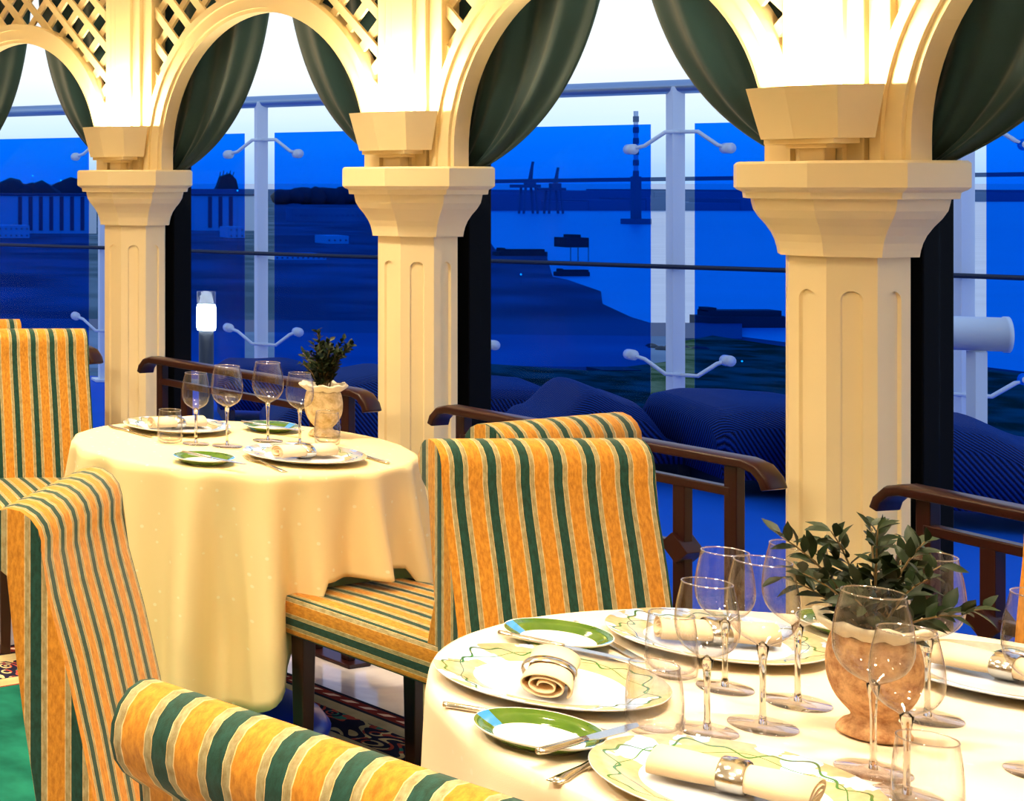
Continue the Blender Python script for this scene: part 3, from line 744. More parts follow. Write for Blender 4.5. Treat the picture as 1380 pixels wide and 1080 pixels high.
def make_uplight(lab):
    t = empty('wall_uplighter', label=lab, cat='wall lamp', group='uplighters above the columns')
    bm = B()
    lo = [(-.135, 0), (-.105, .085), (-.02, .125), (.085, .11), (.125, 0)]
    z0, z1 = .052, .172
    V0 = [bm.verts.new((x*.93, y*.86, z0)) for x, y in lo]; V1 = [bm.verts.new((x*1.10, y*1.12, z1)) for x, y in lo]
    Vi = [bm.verts.new((x*1.06, y*1.06+.004, z1)) for x, y in lo]; Vf = [bm.verts.new((x*.93, y*.86+.004, z0+.03)) for x, y in lo]
    n = len(lo)
    for i in range(n):
        j = (i+1) % n; bm.faces.new((V0[i], V0[j], V1[j], V1[i])); bm.faces.new((V1[i], V1[j], Vi[j], Vi[i])); bm.faces.new((Vi[i], Vi[j], Vf[j], Vf[i]))
    bm.faces.new(V0[::-1]); bm.faces.new(Vf)
    link('shade', bm, M['cream'], t)
    bm = B(); box(bm, -.09, .09, 0, .075, .040, .053); box(bm, -.055, .05, 0, .055, .030, .041); box(bm, -.032, .032, 0, .035, 0.001, .031)
    link('mounting', bm, M['cream'], t, bevel=.002)
    bm = B(); tube(bm, [(-.07, .06, .115), (.07, .06, .115)], .010, 10); link('lamp_tube', bm, emit('lamp_tube_glow', (1, .82, .5), 14), t)
    return t
clabs = ['cream fluted column just outside the right picture edge', 'large cream fluted column at right beside the near plant', 'cream fluted column in the middle behind the far table', 'cream fluted column at left between two windows', 'cream fluted column beyond the left picture edge']
ulabs = ['cream uplighter above the column outside the right edge', 'cream uplighter above the large right column', 'cream uplighter above the middle column', 'cream uplighter above the left column', 'cream uplighter beyond the left picture edge']
col0 = ul0 = None
for i in (1, 2, 3, 0, 4):
    tg = tangent(i); mm = frame(CP[i], tg); rz = math.atan2(tg.y, tg.x); nrm = Vector((-tg.y, tg.x, 0))
    if col0 is None: col0 = make_column(clabs[i]); o = col0
    else: o = dup(col0, None, None, clabs[i])
    o.location = CP[i]; o.rotation_euler = (0, 0, rz)
    ul = CP[i]+nrm*.067+Vector((0, 0, CAPT))
    if ul0 is None: ul0 = make_uplight(ulabs[i]); o = ul0
    else: o = dup(ul0, None, None, ulabs[i])
    o.location = ul; o.rotation_euler = (0, 0, rz)
    c = ul+nrm*.055+Vector((0, 0, .165))
    lt = area('uplighter_light', c, (PI, 0, 0), .20, 15, (1, .80, .48), sy=.09); lt.rotation_euler = (PI-math.radians(28), 0, 0)
    lt.rotation_euler = ((Vector((0, 0, 1))*1.0-nrm*.35).to_track_quat('-Z', 'Y')).to_euler()

blabs = ['arched lattice panel over the right hand window', 'arched lattice panel between the middle and right columns', 'arched lattice panel between the left and middle columns', 'arched lattice panel at the far left']
for i in range(4):
    A, Bp = CP[i], CP[i+1]; L = (Bp-A).length; d = (Bp-A).normalized(); mm = frame(A, d); s0 = L/2
    t = empty('arch_panel', A, math.atan2(d.y, d.x), blabs[i], 'arch', 'lattice arches')
    half = AR
    def path(r, z0=CAPT):
        pts = [(s0-r, z0), (s0-r, SPR)]+[(s0+r*math.cos(PI-PI*k/48), SPR+r*math.sin(PI*k/48)) for k in range(1, 48)]+[(s0+r, SPR), (s0+r, z0)]
        return pts
    def band(bm, r0, r1, y0, y1):
        p0, p1 = path(r0), path(r1); rows = []
        for (a, b) in zip(p0, p1):
            rows.append([bm.verts.new((a[0], y0, a[1])), bm.verts.new((a[0], y1, a[1])), bm.verts.new((b[0], y1, b[1])), bm.verts.new((b[0], y0, b[1]))])
        for a, b in zip(rows, rows[1:]):
            for k in range(4): bm.faces.new((a[k], a[(k+1) % 4], b[(k+1) % 4], b[k]))
        bm.faces.new(rows[0]); bm.faces.new(rows[-1][::-1])
    bm = B(); band(bm, half, half+.075, -.030, .026); band(bm, half+.014, half+.062, .024, .036); band(bm, half+.056, half+.082, .02, .046)
    link('arch_moulding', bm, M['cream'], t)
    # lattice
    bm = B(); ro = half+.07; x0, x1, z0, z1 = .10, L-.10, CAPT, TOP; pitch = .089; wdt = .030
    for sgn in (1, -1):
        dv = Vector((1, sgn)).normalized(); nv = Vector((-dv.y, dv.x)); 
        for k in range(-30, 31):
            base = Vector((s0, SPR))+nv*(k*pitch); seg = None; N_ = 400; ys = (.000, .012) if sgn > 0 else (-.012, .000)
            def inside(p): return x0 <= p.x <= x1 and z0 <= p.y <= z1 and (p-Vector((s0, SPR))).length > ro and not (p.y < SPR and abs(p.x-s0) < ro)
            prev = False; start = None
            for q in range(N_+1):
                u = -1.6+3.2*q/N_; p = base+dv*u; ins = inside(p)
                if ins and not prev: start = u
                if prev and not ins and u-start > .02:
                    a = base+dv*(start-.012); b = base+dv*(u+.012); vs = []
                    for pp in (a, b):
                        for (w_, y) in ((-1, ys[0]), (1, ys[0]), (1, ys[1]), (-1, ys[1])): e = pp+nv*w_*wdt/2; vs.append(bm.verts.new((e.x, y, min(e.y, TOP))))
                    for f in ((0, 1, 2, 3), (7, 6, 5, 4), (0, 4, 5, 1), (1, 5, 6, 2), (2, 6, 7, 3), (3, 7, 4, 0)): bm.faces.new([vs[z] for z in f])
                prev = ins
    link('lattice', bm, M['cream'], t)

# curtains
def curtain(i, side, lab):
    A, Bp = CP[i], CP[i+1]; L = (Bp-A).length; d = (Bp-A).normalized(); ang = math.atan2(d.y, d.x)
    bm = B(); NU, NV = 60, 40; g = []
    for u in range(NU+1):
        uu = u/NU; row = []
        for v in range(NV+1):
            vv = v/NV
            s_top = .03+(L/2-.045)*uu; top = Vector((s_top, 2.62))
            edge_c = Vector((L*.43*uu**1.0+.03, 1.70-.03*uu)); g_ = Vector((.035+.10*uu, 1.50+.02*uu if True else 0))
            low = Vector((.035, 1.50-.0*uu))
            # outer column runs straight down, inner edge sweeps in and sags
            c1 = Vector((s_top+.02*uu, 1.93-.03*uu)); c2 = Vector((.05+.40*uu*L/1.39+.02, 1.60+.02*uu)); end = Vector((.02+.045*uu, 1.475+.03*uu))
            p = top*(1-vv)**3+c1*3*vv*(1-vv)**2+c2*3*vv*vv*(1-vv)+end*vv**3
            y = -.082+.016*math.sin(uu*2*PI*2.6+2.2*vv)*(1-.4*vv)+.006*math.sin(uu*2*PI*6+3*vv+i)
            row.append(bm.verts.new(((p.x if side < 0 else L-p.x), y, p.y)))
        g.append(row)
    for u in range(NU):
        for v in range(NV): bm.faces.new((g[u][v], g[u+1][v], g[u+1][v+1], g[u][v+1]))
    o = link('curtain', bm, M['curtain'], None, True, solid=.002); o.location = A; o.rotation_euler = (0, 0, ang)
    tag(o, lab, 'curtain', 'green curtains')
cl = {(0, 1): 'green curtain swept to the right column, at upper right corner', (0, -1): 'green curtain of the right window swept off picture right',
      (1, 1): 'wide green curtain in the centre swept left to the middle column', (1, -1): 'narrow green curtain swept right behind the large right column',
      (2, 1): 'wide green curtain swept left to the left column', (2, -1): 'narrow green curtain swept right to the middle column',
      (3, 1): 'green curtain at the far left picture edge', (3, -1): 'narrow green curtain hanging left of the left column'}
for (i, s), lab in cl.items(): curtain(i, s, lab)

# windows: posts and panes outside the arcade
OFF = .185
WP = []
for i in range(5):
    tg = tangent(i); nrm = Vector((-tg.y, tg.x, 0)); WP.append(CP[i]-nrm*OFF)
for i in range(5):
    tg = tangent(i); bm = B(); mm = frame(WP[i], tg); box(bm, -.07, .07, -.05, .045, 0, TOP, mm)
    o = link('trim_%d' % (i+1), bm, M['black'], bevel=.004); tag(o, kind='structure')
for i in range(4):
    a, b = WP[i], WP[i+1]; d = (b-a).normalized(); L = (b-a).length; mm = frame(a, d)
    t = empty('window_%d' % (i+1)); tag(t, kind='structure')
    bm = B(); box(bm, .075, L-.075, -.006, .0, .06, TOP-.05, mm); link('pane', bm, M['pane'], t)
    bm = B(); box(bm, .07, L-.07, -.03, .03, 0, .06, mm); box(bm, .07, L-.07, -.03, .03, TOP-.05, TOP, mm); link('window_frame', bm, M['black'], t)

# ------------------------------------------------------------------ rails
def make_rail(a, b, lab, ends=(1, 1), posts='both'):
    a = Vector((*a, 0)); b = Vector((*b, 0)); L = (b-a).length; d = (b-a).normalized()
    t = empty('wooden_rail', a, math.atan2(d.y, d.x), lab, 'rail', 'wooden rails in front of the windows')
    ZT = .85
    bm = B(); path_ = []
    path_ += [(-.03, ZT-.052), (-.022, ZT-.03), (0, ZT-.008), (.03, ZT)] if ends[0] else [(0, ZT)]
    path_ += [(L*.5, ZT)]
    path_ += [(L-.03, ZT), (L, ZT-.008), (L+.022, ZT-.03), (L+.03, ZT-.052)] if ends[1] else [(L, ZT)]
    rows = []
    for k, (x, z) in enumerate(path_):
        nx, nz_ = path_[min(k+1, len(path_)-1)], path_[max(k-1, 0)]; tx, tz = nx[0]-nz_[0], nx[1]-nz_[1]; q = math.hypot(tx, tz); ux, uz = -tz/q, tx/q
        rows.append([bm.verts.new((x+ux*e*.012, y, z+uz*e*.012)) for (y, e) in ((-.032, -1), (.032, -1), (.032, .6), (.018, 1), (-.018, 1), (-.032, .6))])
    for p, q in zip(rows, rows[1:]):
        for k in range(6): bm.faces.new((p[k], p[(k+1) % 6], q[(k+1) % 6], q[k]))
    bm.faces.new(rows[0][::-1]); bm.faces.new(rows[-1]); link('top_rail', bm, M['wood'], t, True, bevel=.003)
    bm = B(); obox(bm, (.07, 0, ZT-.075), (L-.07, 0, ZT-.075), .03, .022); link('middle_rail', bm, M['wood'], t, bevel=.003)
    bm = B(); obox(bm, (.2, 0, .615), (L-.2, 0, .615), .026, .026); link('lower_rail', bm, M['wood'], t, bevel=.003)
    for e in (0, 1):
        for (q, zt) in ((.07, ZT-.01), (.205, ZT-.07)):
            x = q if e == 0 else L-q
            bm = B(); box(bm, x-.016, x+.016, -.014, .014, .012, zt)
            if q > .1: box(bm, x-.03, x+.03, -.03, .03, .592, .638, Matrix.Translation((x, 0, .615)) @ Matrix.Rotation(PI/4, 4, 'Y') @ Matrix.Translation((-x, 0, -.615)))
            link('post', bm, M['wood'], t, bevel=.002)
        x0 = .02 if e == 0 else L-.26
        bm = B(); box(bm, x0, x0+.24, -.045, .045, 0, .012); link('floor_plate', bm, M['wood'], t, bevel=.003)
    return t
make_rail((2.05, 4.50), (2.365, 3.586), 'mahogany rail behind the middle striped chairs')
make_rail((1.53, 5.746), (1.939, 4.795), 'mahogany rail behind the far table glasses')
make_rail((2.479, 3.326), (2.68, 2.40), 'mahogany rail at the right picture edge')
make_rail((.92, 6.95), (1.385, 6.06), 'mahogany rail at far left, only its end past the chair')

# ------------------------------------------------------------------ room shell
def struct(name, bm, m, **k):
    return tag(link(name, bm, m, **k), kind='structure')
bm = B(); poly = [(3.2, -1.6), (3.12, 2.2), (2.87, 3.70), (2.43, 5.08), (1.85, 6.40), (1.13, 7.66), (-4, 7.9), (-4, -1.6)]
prism(bm, poly[::-1], -.1, 0); struct('floor', bm, M['marble'])
bm = B(); prism(bm, poly[::-1], CEIL, CEIL+.1); struct('ceiling', bm, M['ceil'])
bm = B(); prism(bm, [(-4.1, -1.7), (-4, -1.7), (-4, 7.9), (-4.1, 7.9)], 0, CEIL); struct('wall_left', bm, M['wall'])
bm = B(); prism(bm, [(-4.1, -1.7), (3.3, -1.7), (3.3, -1.6), (-4.1, -1.6)], 0, CEIL); struct('wall_behind', bm, M['wall'])
bm = B(); prism(bm, [(-4, 7.75), (1.0, 7.62), (1.05, 7.72), (-4, 7.9)], 0, CEIL); struct('wall_far', bm, M['wall'])
bm = B(); prism(bm, [(3.14, 2.18), (3.2, -1.6), (3.3, -1.6), (3.24, 2.18)], 0, CEIL); struct('wall_right', bm, M['wall'])
# carpet
def carpet_mat():
    m = bpy.data.materials.new('bordered_carpet'); m.use_nodes = True; t = m.node_tree; b = t.nodes['Principled BSDF']; b.inputs['Roughness'].default_value = 1; b.inputs['Specular IOR Level'].default_value = .05
    tcn = N(t, 'TexCoord'); sp = N(t, 'SeparateXYZ'); t.links.new(tcn.outputs['Object'], sp.inputs[0])
    # object space: corner at origin, extends to -x and -y ; distance to nearest edge
    dist = math_(t, 'MINIMUM', math_(t, 'MULTIPLY', sp.outputs[0], -1.0), math_(t, 'MULTIPLY', sp.outputs[1], -1.0))
    r = N(t, 'ValToRGB'); c = r.color_ramp; c.interpolation = 'CONSTANT'
    st = [(0, (.010, .008, .02)), (.012, (.16, .02, .015)), (.06, (.015, .012, .02)), (.075, (.42, .34, .18)), (.13, (.012, .012, .03)), (.27, (.45, .36, .18)), (.325, (.20, .03, .02)), (.335, (.01, .12, .085))]
    c.elements[0].position = 0; c.elements[0].color = (*st[0][1], 1); c.elements[1].position = st[1][0]; c.elements[1].color = (*st[1][1], 1)
    for p, q in st[2:]:
        e = c.elements.new(p); e.color = (*q, 1)
    t.links.new(dist, r.inputs[0])
    # scroll motifs inside the dark band
    v = N(t, 'TexVoronoi', Scale=14.0); v.feature = 'SMOOTH_F1'; t.links.new(tcn.outputs['Object'], v.inputs['Vector'])
    wv = math_(t, 'SINE', math_(t, 'MULTIPLY', v.outputs['Distance'], 34.0))
    inb = math_(t, 'MULTIPLY', math_(t, 'GREATER_THAN', dist, .13), math_(t, 'LESS_THAN', dist, .27))
    f1 = math_(t, 'MULTIPLY', inb, math_(t, 'GREATER_THAN', wv, .35))
    mc = N(t, 'ValToRGB'); mc.color_ramp.interpolation = 'CONSTANT'; mc.color_ramp.elements[0].color = (.50, .40, .2, 1); mc.color_ramp.elements[1].position = .5; mc.color_ramp.elements[1].color = (.35, .06, .04, 1)
    e = mc.color_ramp.elements.new(.62); e.color = (.03, .16, .12, 1)
    n0 = N(t, 'TexNoise', Scale=11.0); t.links.new(tcn.outputs['Object'], n0.inputs['Vector']); t.links.new(n0.outputs['Fac'], mc.inputs[0])
    mx = N(t, 'Mix', data_type='RGBA'); t.links.new(f1, mx.inputs[0]); t.links.new(r.outputs[0], mx.inputs[6]); t.links.new(mc.outputs[0], mx.inputs[7])
    # dots in the outer guard band
    al = math_(t, 'ADD', sp.outputs[0], sp.outputs[1]); dots = math_(t, 'GREATER_THAN', math_(t, 'SINE', math_(t, 'MULTIPLY', al, 95.0)), .25)
    ib = math_(t, 'MULTIPLY', math_(t, 'GREATER_THAN', dist, .025), math_(t, 'LESS_THAN', dist, .048))
    m2 = N(t, 'Mix', data_type='RGBA'); m2.inputs[7].default_value = (.62, .45, .33, 1); t.links.new(math_(t, 'MULTIPLY', dots, ib), m2.inputs[0]); t.links.new(mx.outputs[2], m2.inputs[6])
    n1 = N(t, 'TexNoise', Scale=6.0, Detail=6.0); t.links.new(tcn.outputs['Object'], n1.inputs['Vector'])
    rr_ = N(t, 'ValToRGB'); rr_.color_ramp.elements[0].position = .35; rr_.color_ramp.elements[0].color = (.75, .75, .75, 1); rr_.color_ramp.elements[1].position = .65; rr_.color_ramp.elements[1].color = (1.6, 1.6, 1.6, 1)
    t.links.new(n1.outputs['Fac'], rr_.inputs[0]); m3 = N(t, 'Mix', data_type='RGBA', blend_type='MULTIPLY'); m3.inputs[0].default_value = 1; t.links.new(m2.outputs[2], m3.inputs[6]); t.links.new(rr_.outputs[0], m3.inputs[7])
    t.links.new(m3.outputs[2], b.inputs['Base Color'])
    return m
bm = B(); box(bm, -4.6, 0, -2.2, 0, 0, .002); o = link('carpet', bm, carpet_mat()); o.location = (1.43, 5.30, 0); o.rotation_euler = (0, 0, math.radians(25.5))
tag(o, 'green carpet with ornate dark and cream border on polished floor', 'carpet')

# ------------------------------------------------------------------ outside deck
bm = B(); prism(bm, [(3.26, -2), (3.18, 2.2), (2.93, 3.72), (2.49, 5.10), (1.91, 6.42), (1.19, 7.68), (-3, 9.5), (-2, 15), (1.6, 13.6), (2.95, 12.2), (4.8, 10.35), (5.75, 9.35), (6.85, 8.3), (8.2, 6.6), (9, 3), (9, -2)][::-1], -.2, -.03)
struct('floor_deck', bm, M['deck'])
PO = [(7.75, 7.1), (6.62, 8.40), (5.60, 9.28), (4.66, 10.16), (3.72, 11.02), (2.84, 12.0), (1.8, 12.9)]
ZR = 2.07
rl = empty('deck_windbreak', (0, 0, 0), 0, 'white tubular handrail with posts and blue tinted glass screens', 'railing')
bm = B(); tube(bm, [(x, y, ZR) for x, y in PO], .042, 12); link('handrail', bm, M['steel'], rl, True)
bm = B(); tube(bm, [(x-.03, y-.07, 1.0) for x, y in PO], .014, 8); link('middle_bar', bm, M['dark'], rl, True)
for (x, y) in PO:
    bm = B(); box(bm, x-.038, x+.038, y-.035, y+.035, -.03, ZR); box(bm, x-.08, x+.08, y-.08, y+.08, -.03, -.01); pst = link('post', bm, M['white'], rl, bevel=.004)
    for zz, up in ((1.80, -1), (.36, 1)):
        for s in (-1, 1):
            bm = B(); dx = s*.19; dyy = -s*.16
            tube(bm, [(x, y-.05, zz), (x+dx*.35, y-.06+dyy*.3, zz), (x+dx*.75, y-.05+dyy*.75, zz+up*.08), (x+dx, y-.03+dyy, zz+up*.10)], .012, 6)
            tube(bm, [(x+dx, y-.06+dyy, zz+up*.10), (x+dx, y+.0+dyy, zz+up*.10)], .032, 12)
            link('screen_clamp', bm, M['white'], pst, True)
for (a, b) in zip(PO, PO[1:]):
    a = Vector((*a, 0)); b = Vector((*b, 0)); d = (b-a).normalized(); L = (b-a).length
    bm = B(); mm = frame(a+d*.13, d); box(bm, 0, L-.23, -.006, .006, .06, 1.85, mm); link('glass_screen', bm, M['tint'], rl)

# wicker loungers
def lounger(loc, rz, L, W_, prof, lab):
    """solid woven body: prof = heights along the length, rounded at both ends"""
    t = empty('wicker_lounger', loc, rz, lab, 'lounger', 'wicker loungers on the deck')
    bm = B(); NL, NW = 40, 14; n = len(prof); top = []; bot = []
    for i in range(NL+1):
        u = i/NL; f = u*(n-1); k = min(int(f), n-2); h = f-k; h = h*h*(3-2*h); z = prof[k]*(1-h)+prof[k+1]*h
        end = min(1, math.sin(PI*u)*5)**.5 if 0 < u < 1 else 0
        rt, rb = [], []
        for j in range(NW+1):
            v = -1+2*j/NW; e = (1-abs(v)**5)**.5 if abs(v) < 1 else 0
            zz = .10+(z-.10)*(.72+.28*e)*(.80+.20*end)
            rt.append(bm.verts.new(((u-.5)*L, v*W_/2*(.86+.14*end), zz))); rb.append(bm.verts.new(((u-.5)*L*.9, v*W_/2*.85, .09)))
        top.append(rt); bot.append(rb)
    for i in range(NL):
        for j in range(NW):
            bm.faces.new((top[i][j], top[i+1][j], top[i+1][j+1], top[i][j+1])); bm.faces.new((bot[i][j], bot[i][j+1], bot[i+1][j+1], bot[i+1][j]))
        for j in (0, NW): bm.faces.new((top[i][j], bot[i][j], bot[i+1][j], top[i+1][j]))
    for j in range(NW):
        for i in (0, NL): bm.faces.new((top[i][j], top[i][j+1], bot[i][j+1], bot[i][j]))
    link('woven_shell', bm, M['wicker'], t, True)
    for sx in (-1, 1):
        bm = B(); box(bm, sx*L*.35-.03, sx*L*.35+.03, -W_*.38, W_*.38, 0, .095); link('foot', bm, M['dark'], t)
    return t
q = D(800, 560, 8.35); lounger((q.x, q.y, -.03), math.radians(-12), .95, .8, [.10, .30, .46, .40, .20, .12], 'humped blue wicker lounger behind the rolled chair top')
q = D(690, 540, 9.4); lounger((q.x, q.y, -.03), math.radians(-10), .55, .8, [.34, .34, .33, .10], 'wicker lounger just right of the middle window post')
q = D(1005, 560, 7.9); lounger((q.x+.03, q.y, -.03), math.radians(-8), .70, .95, [.42, .45, .45, .44, .42], 'dark boxy wicker lounger behind the right end of the middle rail')
q = D(1330, 600, 7.0); lounger((q.x-.05, q.y+.1, -.03), math.radians(-30), 1.15, .8, [.50, .58, .46, .36, .26], 'large wicker lounger in the right hand window')
q = D(455, 560, 8.3); lounger((q.x, q.y, -.03), math.radians(-15), .75, .8, [.30, .42, .52, .55, .52], 'wicker lounger beyond the far plant')
q = D(350, 480, 10.1); lounger((q.x, q.y, -.03), math.radians(-12), .6, .7, [.30, .37, .37, .38, .36], 'distant wicker lounger seen over the far rail')

# lantern
q = D(278, 420, 8.2); t = empty('deck_lantern', (q.x, q.y, -.03), 0, 'glowing cylindrical deck lantern outside the left window', 'lamp'); zt = D(278, 445, 8.2).z+.03; zh = D(278, 411, 8.2).z+.03; ztop = D(278, 393, 8.2).z+.03
bm = B(); lathe(bm, [(0, 0), (.07, 0), (.07, .015), (.038, .02), (.038, zt), (0, zt)], 20); link('pole', bm, M['dark'], t, True)
bm = B(); lathe(bm, [(0, zt), (.046, zt), (.05, zt+.02), (.05, zh-.02), (.046, zh), (0, zh)], 24); link('glowing_diffuser', bm, emit('lantern_glow', (.80, .95, 1.0), 9), t, True)
bm = B(); lathe(bm, [(.048, zh), (.048, ztop), (0, ztop+.004)], 24); link('clear_cap', bm, M['wglass'], t, True)
# floodlight drum on the right
t = empty('deck_floodlight', (*D(1308, 500, 7.6).xy, -.03), 0, 'white drum shaped floodlight on a post in the right window', 'lamp')
c = D(1318, 450, 7.6); base = Vector(t.location)
ax = (Vector((.9, -.42, 0))).normalized()
bm = B(); MM = ax.to_track_quat('Z', 'Y').to_matrix().to_4x4(); lathe(bm, [(0, -.13), (.07, -.13), (.083, -.11), (.083, .10), (.088, .10), (.088, .12), (.078, .12), (.072, .06), (0, .05)], 28, c=c-base, M=MM); link('drum', bm, M['white'], t, True)
bm = B(); lathe(bm, [(0, .055), (.02, .058), (.02, .075), (0, .078)], 14, c=c-base, M=MM); link('bulb', bm, M['dark'], t, True)
bm = B(); box(bm, -.03+.03, .03+.03, -.03, .03, 0, (c-base).z-.085); link('post', bm, M['white'], t, bevel=.003)

# ------------------------------------------------------------------ estuary
WZ = -38.5
def Wp(x, y, z=WZ): return P(x, y, z)
bm = B(); vs = [bm.verts.new(v) for v in ((-30000, 30, WZ), (60000, 30, WZ), (60000, 45000, WZ), (-30000, 45000, WZ))]; bm.faces.new(vs); struct('floor_water', bm, M['water'])
def land(name, pts, m, h, lab, wob=0):
    bm = B(); q = [Wp(x, y) for x, y in pts]; prism(bm, [(p.x, p.y) for p in q][::-1], WZ-1, WZ+h); o = link(name, bm, m); return tag(o, kind='structure')
land('floor_quay', [(-400, 520), (-400, 300), (-100, 270), (520, 268), (640, 300), (668, 338), (735, 342), (745, 375), (765, 379), (810, 395), (812, 412), (850, 430), (886, 441), (960, 452), (1100, 470), (1500, 520), (1500, 640), (-400, 640)], M['land'], .6, None)
# pale basin / quay apron
land('floor_apron', [(-400, 447), (900, 461), (905, 505), (660, 502), (400, 505), (-400, 505)], M['quay'], 1.4, None)
land('floor_scrub', [(660, 502), (800, 512), (905, 498), (920, 470), (960, 462), (1060, 478), (1500, 530), (1500, 640), (660, 640)], M['scrub'], 1.8, None)
land('floor_pier', [(-400, 432), (900, 441), (1000, 441), (1000, 463), (-400, 450)], M['sheddark'], 1.2, None)
# far shore with bumpy skyline
bm = B(); rr = random.Random(2); x = -1500
while x < 9000:
    w_ = rr.uniform(60, 260); h = rr.uniform(4, 24); prism(bm, [(x, 3250), (x+w_, 3250), (x+w_, 3900), (x, 3900)], WZ, WZ+h); x += w_+.5
struct('wall_far_shore', bm, M['far'])
bm = B(); x = Wp(540, 284).x; x1 = Wp(1090, 284).x; y0 = Wp(700, 284).y
while x < x1:
    w_ = rr.uniform(25, 110); h = rr.uniform(8, 30); prism(bm, [(x, y0), (x+w_, y0), (x+w_, y0+120), (x, y0+120)], WZ, WZ+h); x += w_+.5
struct('wall_near_shore', bm, M['far'])
# long bridge
br = empty('road_bridge', (0, 0, 0), 0, 'long bridge with a tall striped pylon across the estuary', 'bridge')
a = D(560, 246, 1720); b = D(1900, 228, 1350); bm = B(); obox(bm, a, b, 12, 4.2); link('deck', bm, M['pylon'], br)
pb = Wp(857, 302); bm = B(); zt = D(857, 238, pb.y).z; box(bm, pb.x-3.6, pb.x+3.6, pb.y-3, pb.y+3, WZ, zt); lathe(bm, [(0, 0), (13, 0), (13, 5), (0, 5)], 20, c=(pb.x, pb.y, WZ)); link('pylon_base', bm, M['pylon'], br)
bm = B(); z = zt; k = 0; ztp = D(857, 163, pb.y).z
while z < ztp:
    box(bm, pb.x-1.8, pb.x+1.8, pb.y-2, pb.y+2, z, z+5.5); z += 10.5
link('pylon_red_bands', bm, M['pylon'], br)
bm = B(); z = zt
while z < ztp: box(bm, pb.x-1.5, pb.x+1.5, pb.y-1.5, pb.y+1.5, z+5.5, z+10.5); z += 10.5
link('pylon_pale_bands', bm, M['shed'], br)
# cranes
def crane(px, ytop, lab):
    q = Wp(px, 288); t = empty('harbour_crane', q, 0, lab, 'crane', 'harbour cranes'); s = q.y/F
    H = (288-ytop)*s
    bm = B()
    for dx in (-9, 9):
        for dy in (-6, 6): obox(bm, (dx, dy, 0), (dx*.7, dy, H*.52), 2.2, 2.2)
    link('legs', bm, M['pylon'], t)
    bm = B(); box(bm, -22, 14, -4, 4, H*.50, H*.56); box(bm, -4, 8, -4, 4, H*.56, H*.66); link('girder', bm, M['pylon'], t)
    bm = B(); obox(bm, (0, 0, H*.56), (6, 0, H), 2.4, 2.4); obox(bm, (4, 0, H*.56), (6, 0, H), 1.4, 1.4); link('boom', bm, M['pylon'], t)
crane(712, 218, 'harbour crane left of the bridge pylon, the left of two'); crane(746, 226, 'harbour crane nearest the bridge pylon')
# river platform and marker
q = Wp(770, 352); t = empty('river_platform', q, 0, 'dark boxy platform on piles in the river', 'platform'); s = q.y/F
bm = B(); box(bm, -15*s, 15*s, -6, 6, 19*s, 32*s); box(bm, -5*s, 7*s, -4, 4, 32*s, 36*s); link('cabin', bm, M['barge'], t)
bm = B(); 
for dx in (-1, 1): tube(bm, [(dx*5*s+4*s, 0, -1), (dx*5*s+4*s, 0, 19.5*s)], .5*s, 6)
link('pile', bm, M['barge'], t)
q = Wp(793, 352); bm = B(); tube(bm, [(0, 0, -1), (0, 0, 28*q.y/F)], .45*q.y/F, 6); o = link('marker_post', bm, M['barge']); o.location = q; tag(o, 'thin marker post standing in the river beside the platform', 'post')
# moored hulls
def hull(x0, x1, y, h, lab, name='moored_barge'):
    a = Wp(x0, y); b = Wp(x1, y); s = a.y/F; t = empty(name, a, 0, lab, 'boat'); L = b.x-a.x
    bm = B(); prism(bm, [(0, -h*s*.8), (L*.9, -h*s*.8), (L, 0), (L*.9, h*s*.8), (0, h*s*.8), (-L*.03, 0)], -.5, h*s*.55); link('hull', bm, M['barge'], t)
    bm = B(); box(bm, L*.05, L*.9, -h*s*.5, h*s*.5, h*s*.5, h*s*.85); box(bm, L*.05, L*.15, -h*s*.4, h*s*.4, h*s*.8, h*s); link('cargo', bm, M['barge'], t)
hull(942, 1056, 440, 26, 'long dark barge moored behind the white deck post')
hull(668, 738, 346, 12, 'dark vessel moored beyond the quay at mid left')
hull(750, 795, 372, 10, 'small dark workboat beside the quay tip')
# warehouses
def shed(x0, x1, ybase, ytop, stripes_, lab):
    a = Wp(x0, ybase); b = Wp(x1, ybase); s = a.y/F; H = (ybase-ytop)*s; L = b.x-a.x; t = empty('warehouse', a, 0, lab, 'building', 'harbour warehouses')
    bm = B(); box(bm, 0, L, 0, 60, 0, H); link('wall', bm, M['shed'], t)
    bm = B(); box(bm, -1, L+1, -1, 61, H, H+1.5); link('roof', bm, M['sheddark'], t)
    for xs in stripes_:
        bm = B(); c = (xs-x0)*s; box(bm, c-2.5*s, c+2.5*s, -.6, .1, 3, H-.5); link('cladding_stripe', bm, M['sheddark'], t)
    return t
shed(-60, 130, 316, 264, [27, 41, 55, 69, 83, 97, 111], 'pale harbour shed with dark vertical stripes at far left')
shed(262, 345, 312, 264, [283, 297, 311], 'pale striped harbour shed behind the deck lantern')
def block(x0, x1, yb, yt, m, name, lab, cat='building', rows=2):
    a = Wp(x0, yb); b = Wp(x1, yb); s = a.y/F; t = empty(name, a, 0, lab, cat); L = b.x-a.x; H = (yb-yt)*s
    bm = B(); box(bm, 0, L, 0, 20, 0, H); link('wall', bm, m, t)
    bm = B(); n = max(2, int((x1-x0)/7))
    for r_ in range(rows):
        for k in range(n): cx = L*(k+.5)/n; cz = H*(r_+.5)/rows; box(bm, cx-1*s, cx+1*s, -.2, .05, cz-1*s, cz+1*s)
    link('windows', bm, M['sheddark'], t)
block(-10, 40, 322, 304, M['shed'], 'office_block', 'small pale office with rows of windows at far left')
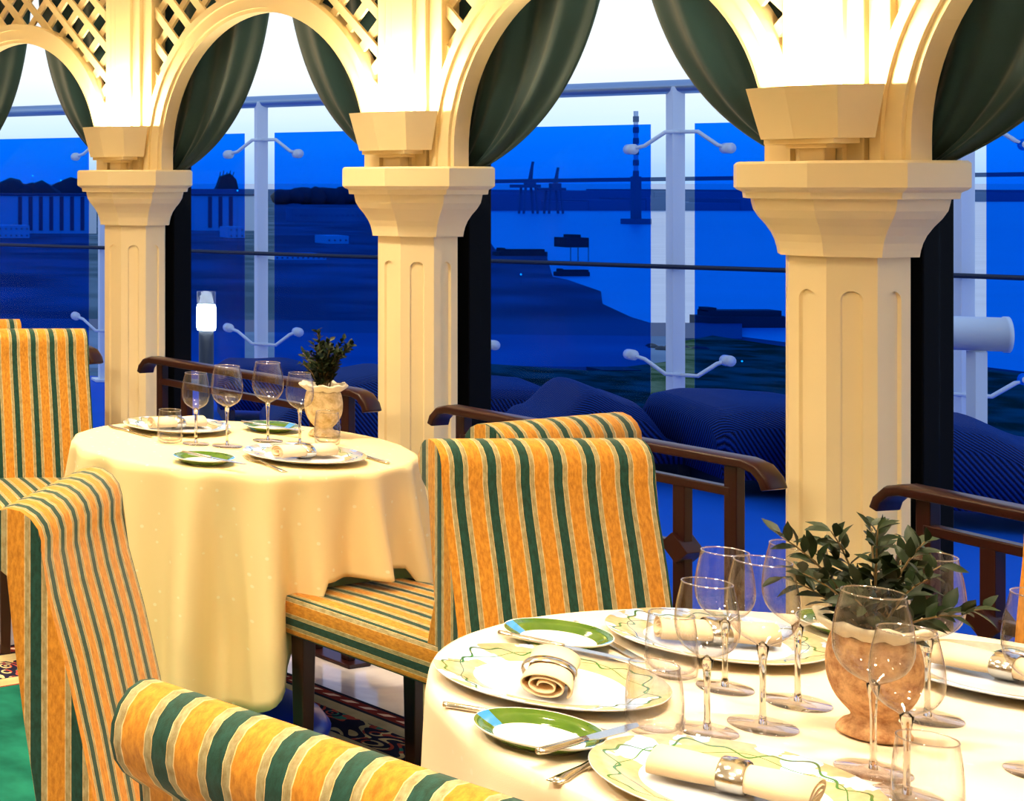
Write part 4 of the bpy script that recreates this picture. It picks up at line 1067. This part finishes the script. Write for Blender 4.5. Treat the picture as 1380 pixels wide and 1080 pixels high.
block(308, 330, 322, 306, M['shed'], 'office_block', 'small pale office in front of the striped shed')
block(370, 440, 352, 343, M['shed'], 'low_building', 'long low pale building behind the far plant', rows=1)
block(395, 500, 300, 281, M['quay'], 'dock_hall', 'blue grey dock hall left of the middle column', rows=1)
block(440, 470, 330, 318, M['shed'], 'low_building', 'short low building near the middle column', rows=1)
# dark tree clumps on the skyline
def clump(x0, x1, yb, yt, lab, seed):
    a = Wp(x0, yb); b = Wp(x1, yb); s = a.y/F; L = b.x-a.x; H = (yb-yt)*s; rr = random.Random(seed); bm = B()
    n = max(4, int(L/(H*.35)))
    for k in range(n):
        m_ = Matrix.Translation((L*(k+.5)/n, rr.uniform(-5, 5), H*.45*rr.uniform(.7, 1.05))) @ Matrix.Diagonal((H*.55, H*.5, H*.5*rr.uniform(.7, 1.1), 1)); bmesh.ops.create_icosphere(bm, subdivisions=2, radius=1, matrix=m_)
    for v in bm.verts: v.co += noise.noise_vector(v.co*.15)*H*.12
    o = link('tree_clump', bm, M['barge'], None, True); o.location = a; tag(o, lab, 'trees', 'tree clumps across the water')
clump(5, 66, 282, 240, 'dark tree clump on the skyline at far left', 1); clump(80, 120, 280, 237, 'dark tree clump just left of the left column', 2)
clump(374, 505, 276, 250, 'long dark tree line between the white deck post and middle column', 3); clump(880, 935, 478, 462, 'dark shore bushes beside the white deck post', 8)
clump(700, 770, 510, 499, 'low dark shrubs on the bank above the rolled chair top', 5)
def derrick():
    q = Wp(303, 268); s = q.y/F; t = empty('shipyard_hall', q, 0, 'dark shipyard hall with jagged top behind the lantern', 'building')
    bm = B(); prism(bm, [(-22*s, 0), (18*s, 0), (12*s, 26*s), (4*s, 34*s), (-8*s, 30*s), (-12*s, 18*s)], 0, 20, Matrix.Rotation(PI/2, 4, 'X')); link('hall', bm, M['barge'], t)
    bm = B()
    for k in range(5): tube(bm, [((-8+4*k)*s, 0, 24*s), ((-6+4.6*k)*s, 0, (36+2*(k % 2))*s)], .6*s, 5)
    link('masts', bm, M['barge'], t)
derrick()
bm = B(); q = Wp(812, 512); box(bm, 0, 52*q.y/F, 0, 6, 0, 13*q.y/F); box(bm, 2, 20*q.y/F, -.3, 0, 1, 9*q.y/F); o = link('container_stack', bm, M['barge']); o.location = q; tag(o, 'dark containers on the grassy bank behind the humped lounger', 'container')
pts_l = [(44, 237, 900), (82, 243, 900), (320, 257, 900), (702, 370, 600), (866, 448, 420), (1000, 487, 330)]
lm = emit('harbour_lamp_glow', (.8, .95, 1), 3); names = ['leftmost tiny white harbour light', 'tiny white harbour light near the left column', 'tiny light on the shipyard hall', 'tiny light on the dark quay', 'tiny bright light at the tip of the quay', 'tiny light on the bank beside the barge']
for (x, y, Y), nm in zip(pts_l, names):
    q = D(x, y, Y); t = empty('harbour_light', (q.x, q.y, WZ), 0, nm, 'light', 'harbour lights')
    bm = B(); bmesh.ops.create_icosphere(bm, subdivisions=2, radius=1.1*Y/F, matrix=Matrix.Translation((0, 0, q.z-WZ))); link('globe', bm, lm, t, True)
    bm = B(); tube(bm, [(0, 0, 0), (0, 0, q.z-WZ)], .15*Y/F, 5); link('pole', bm, M['barge'], t)
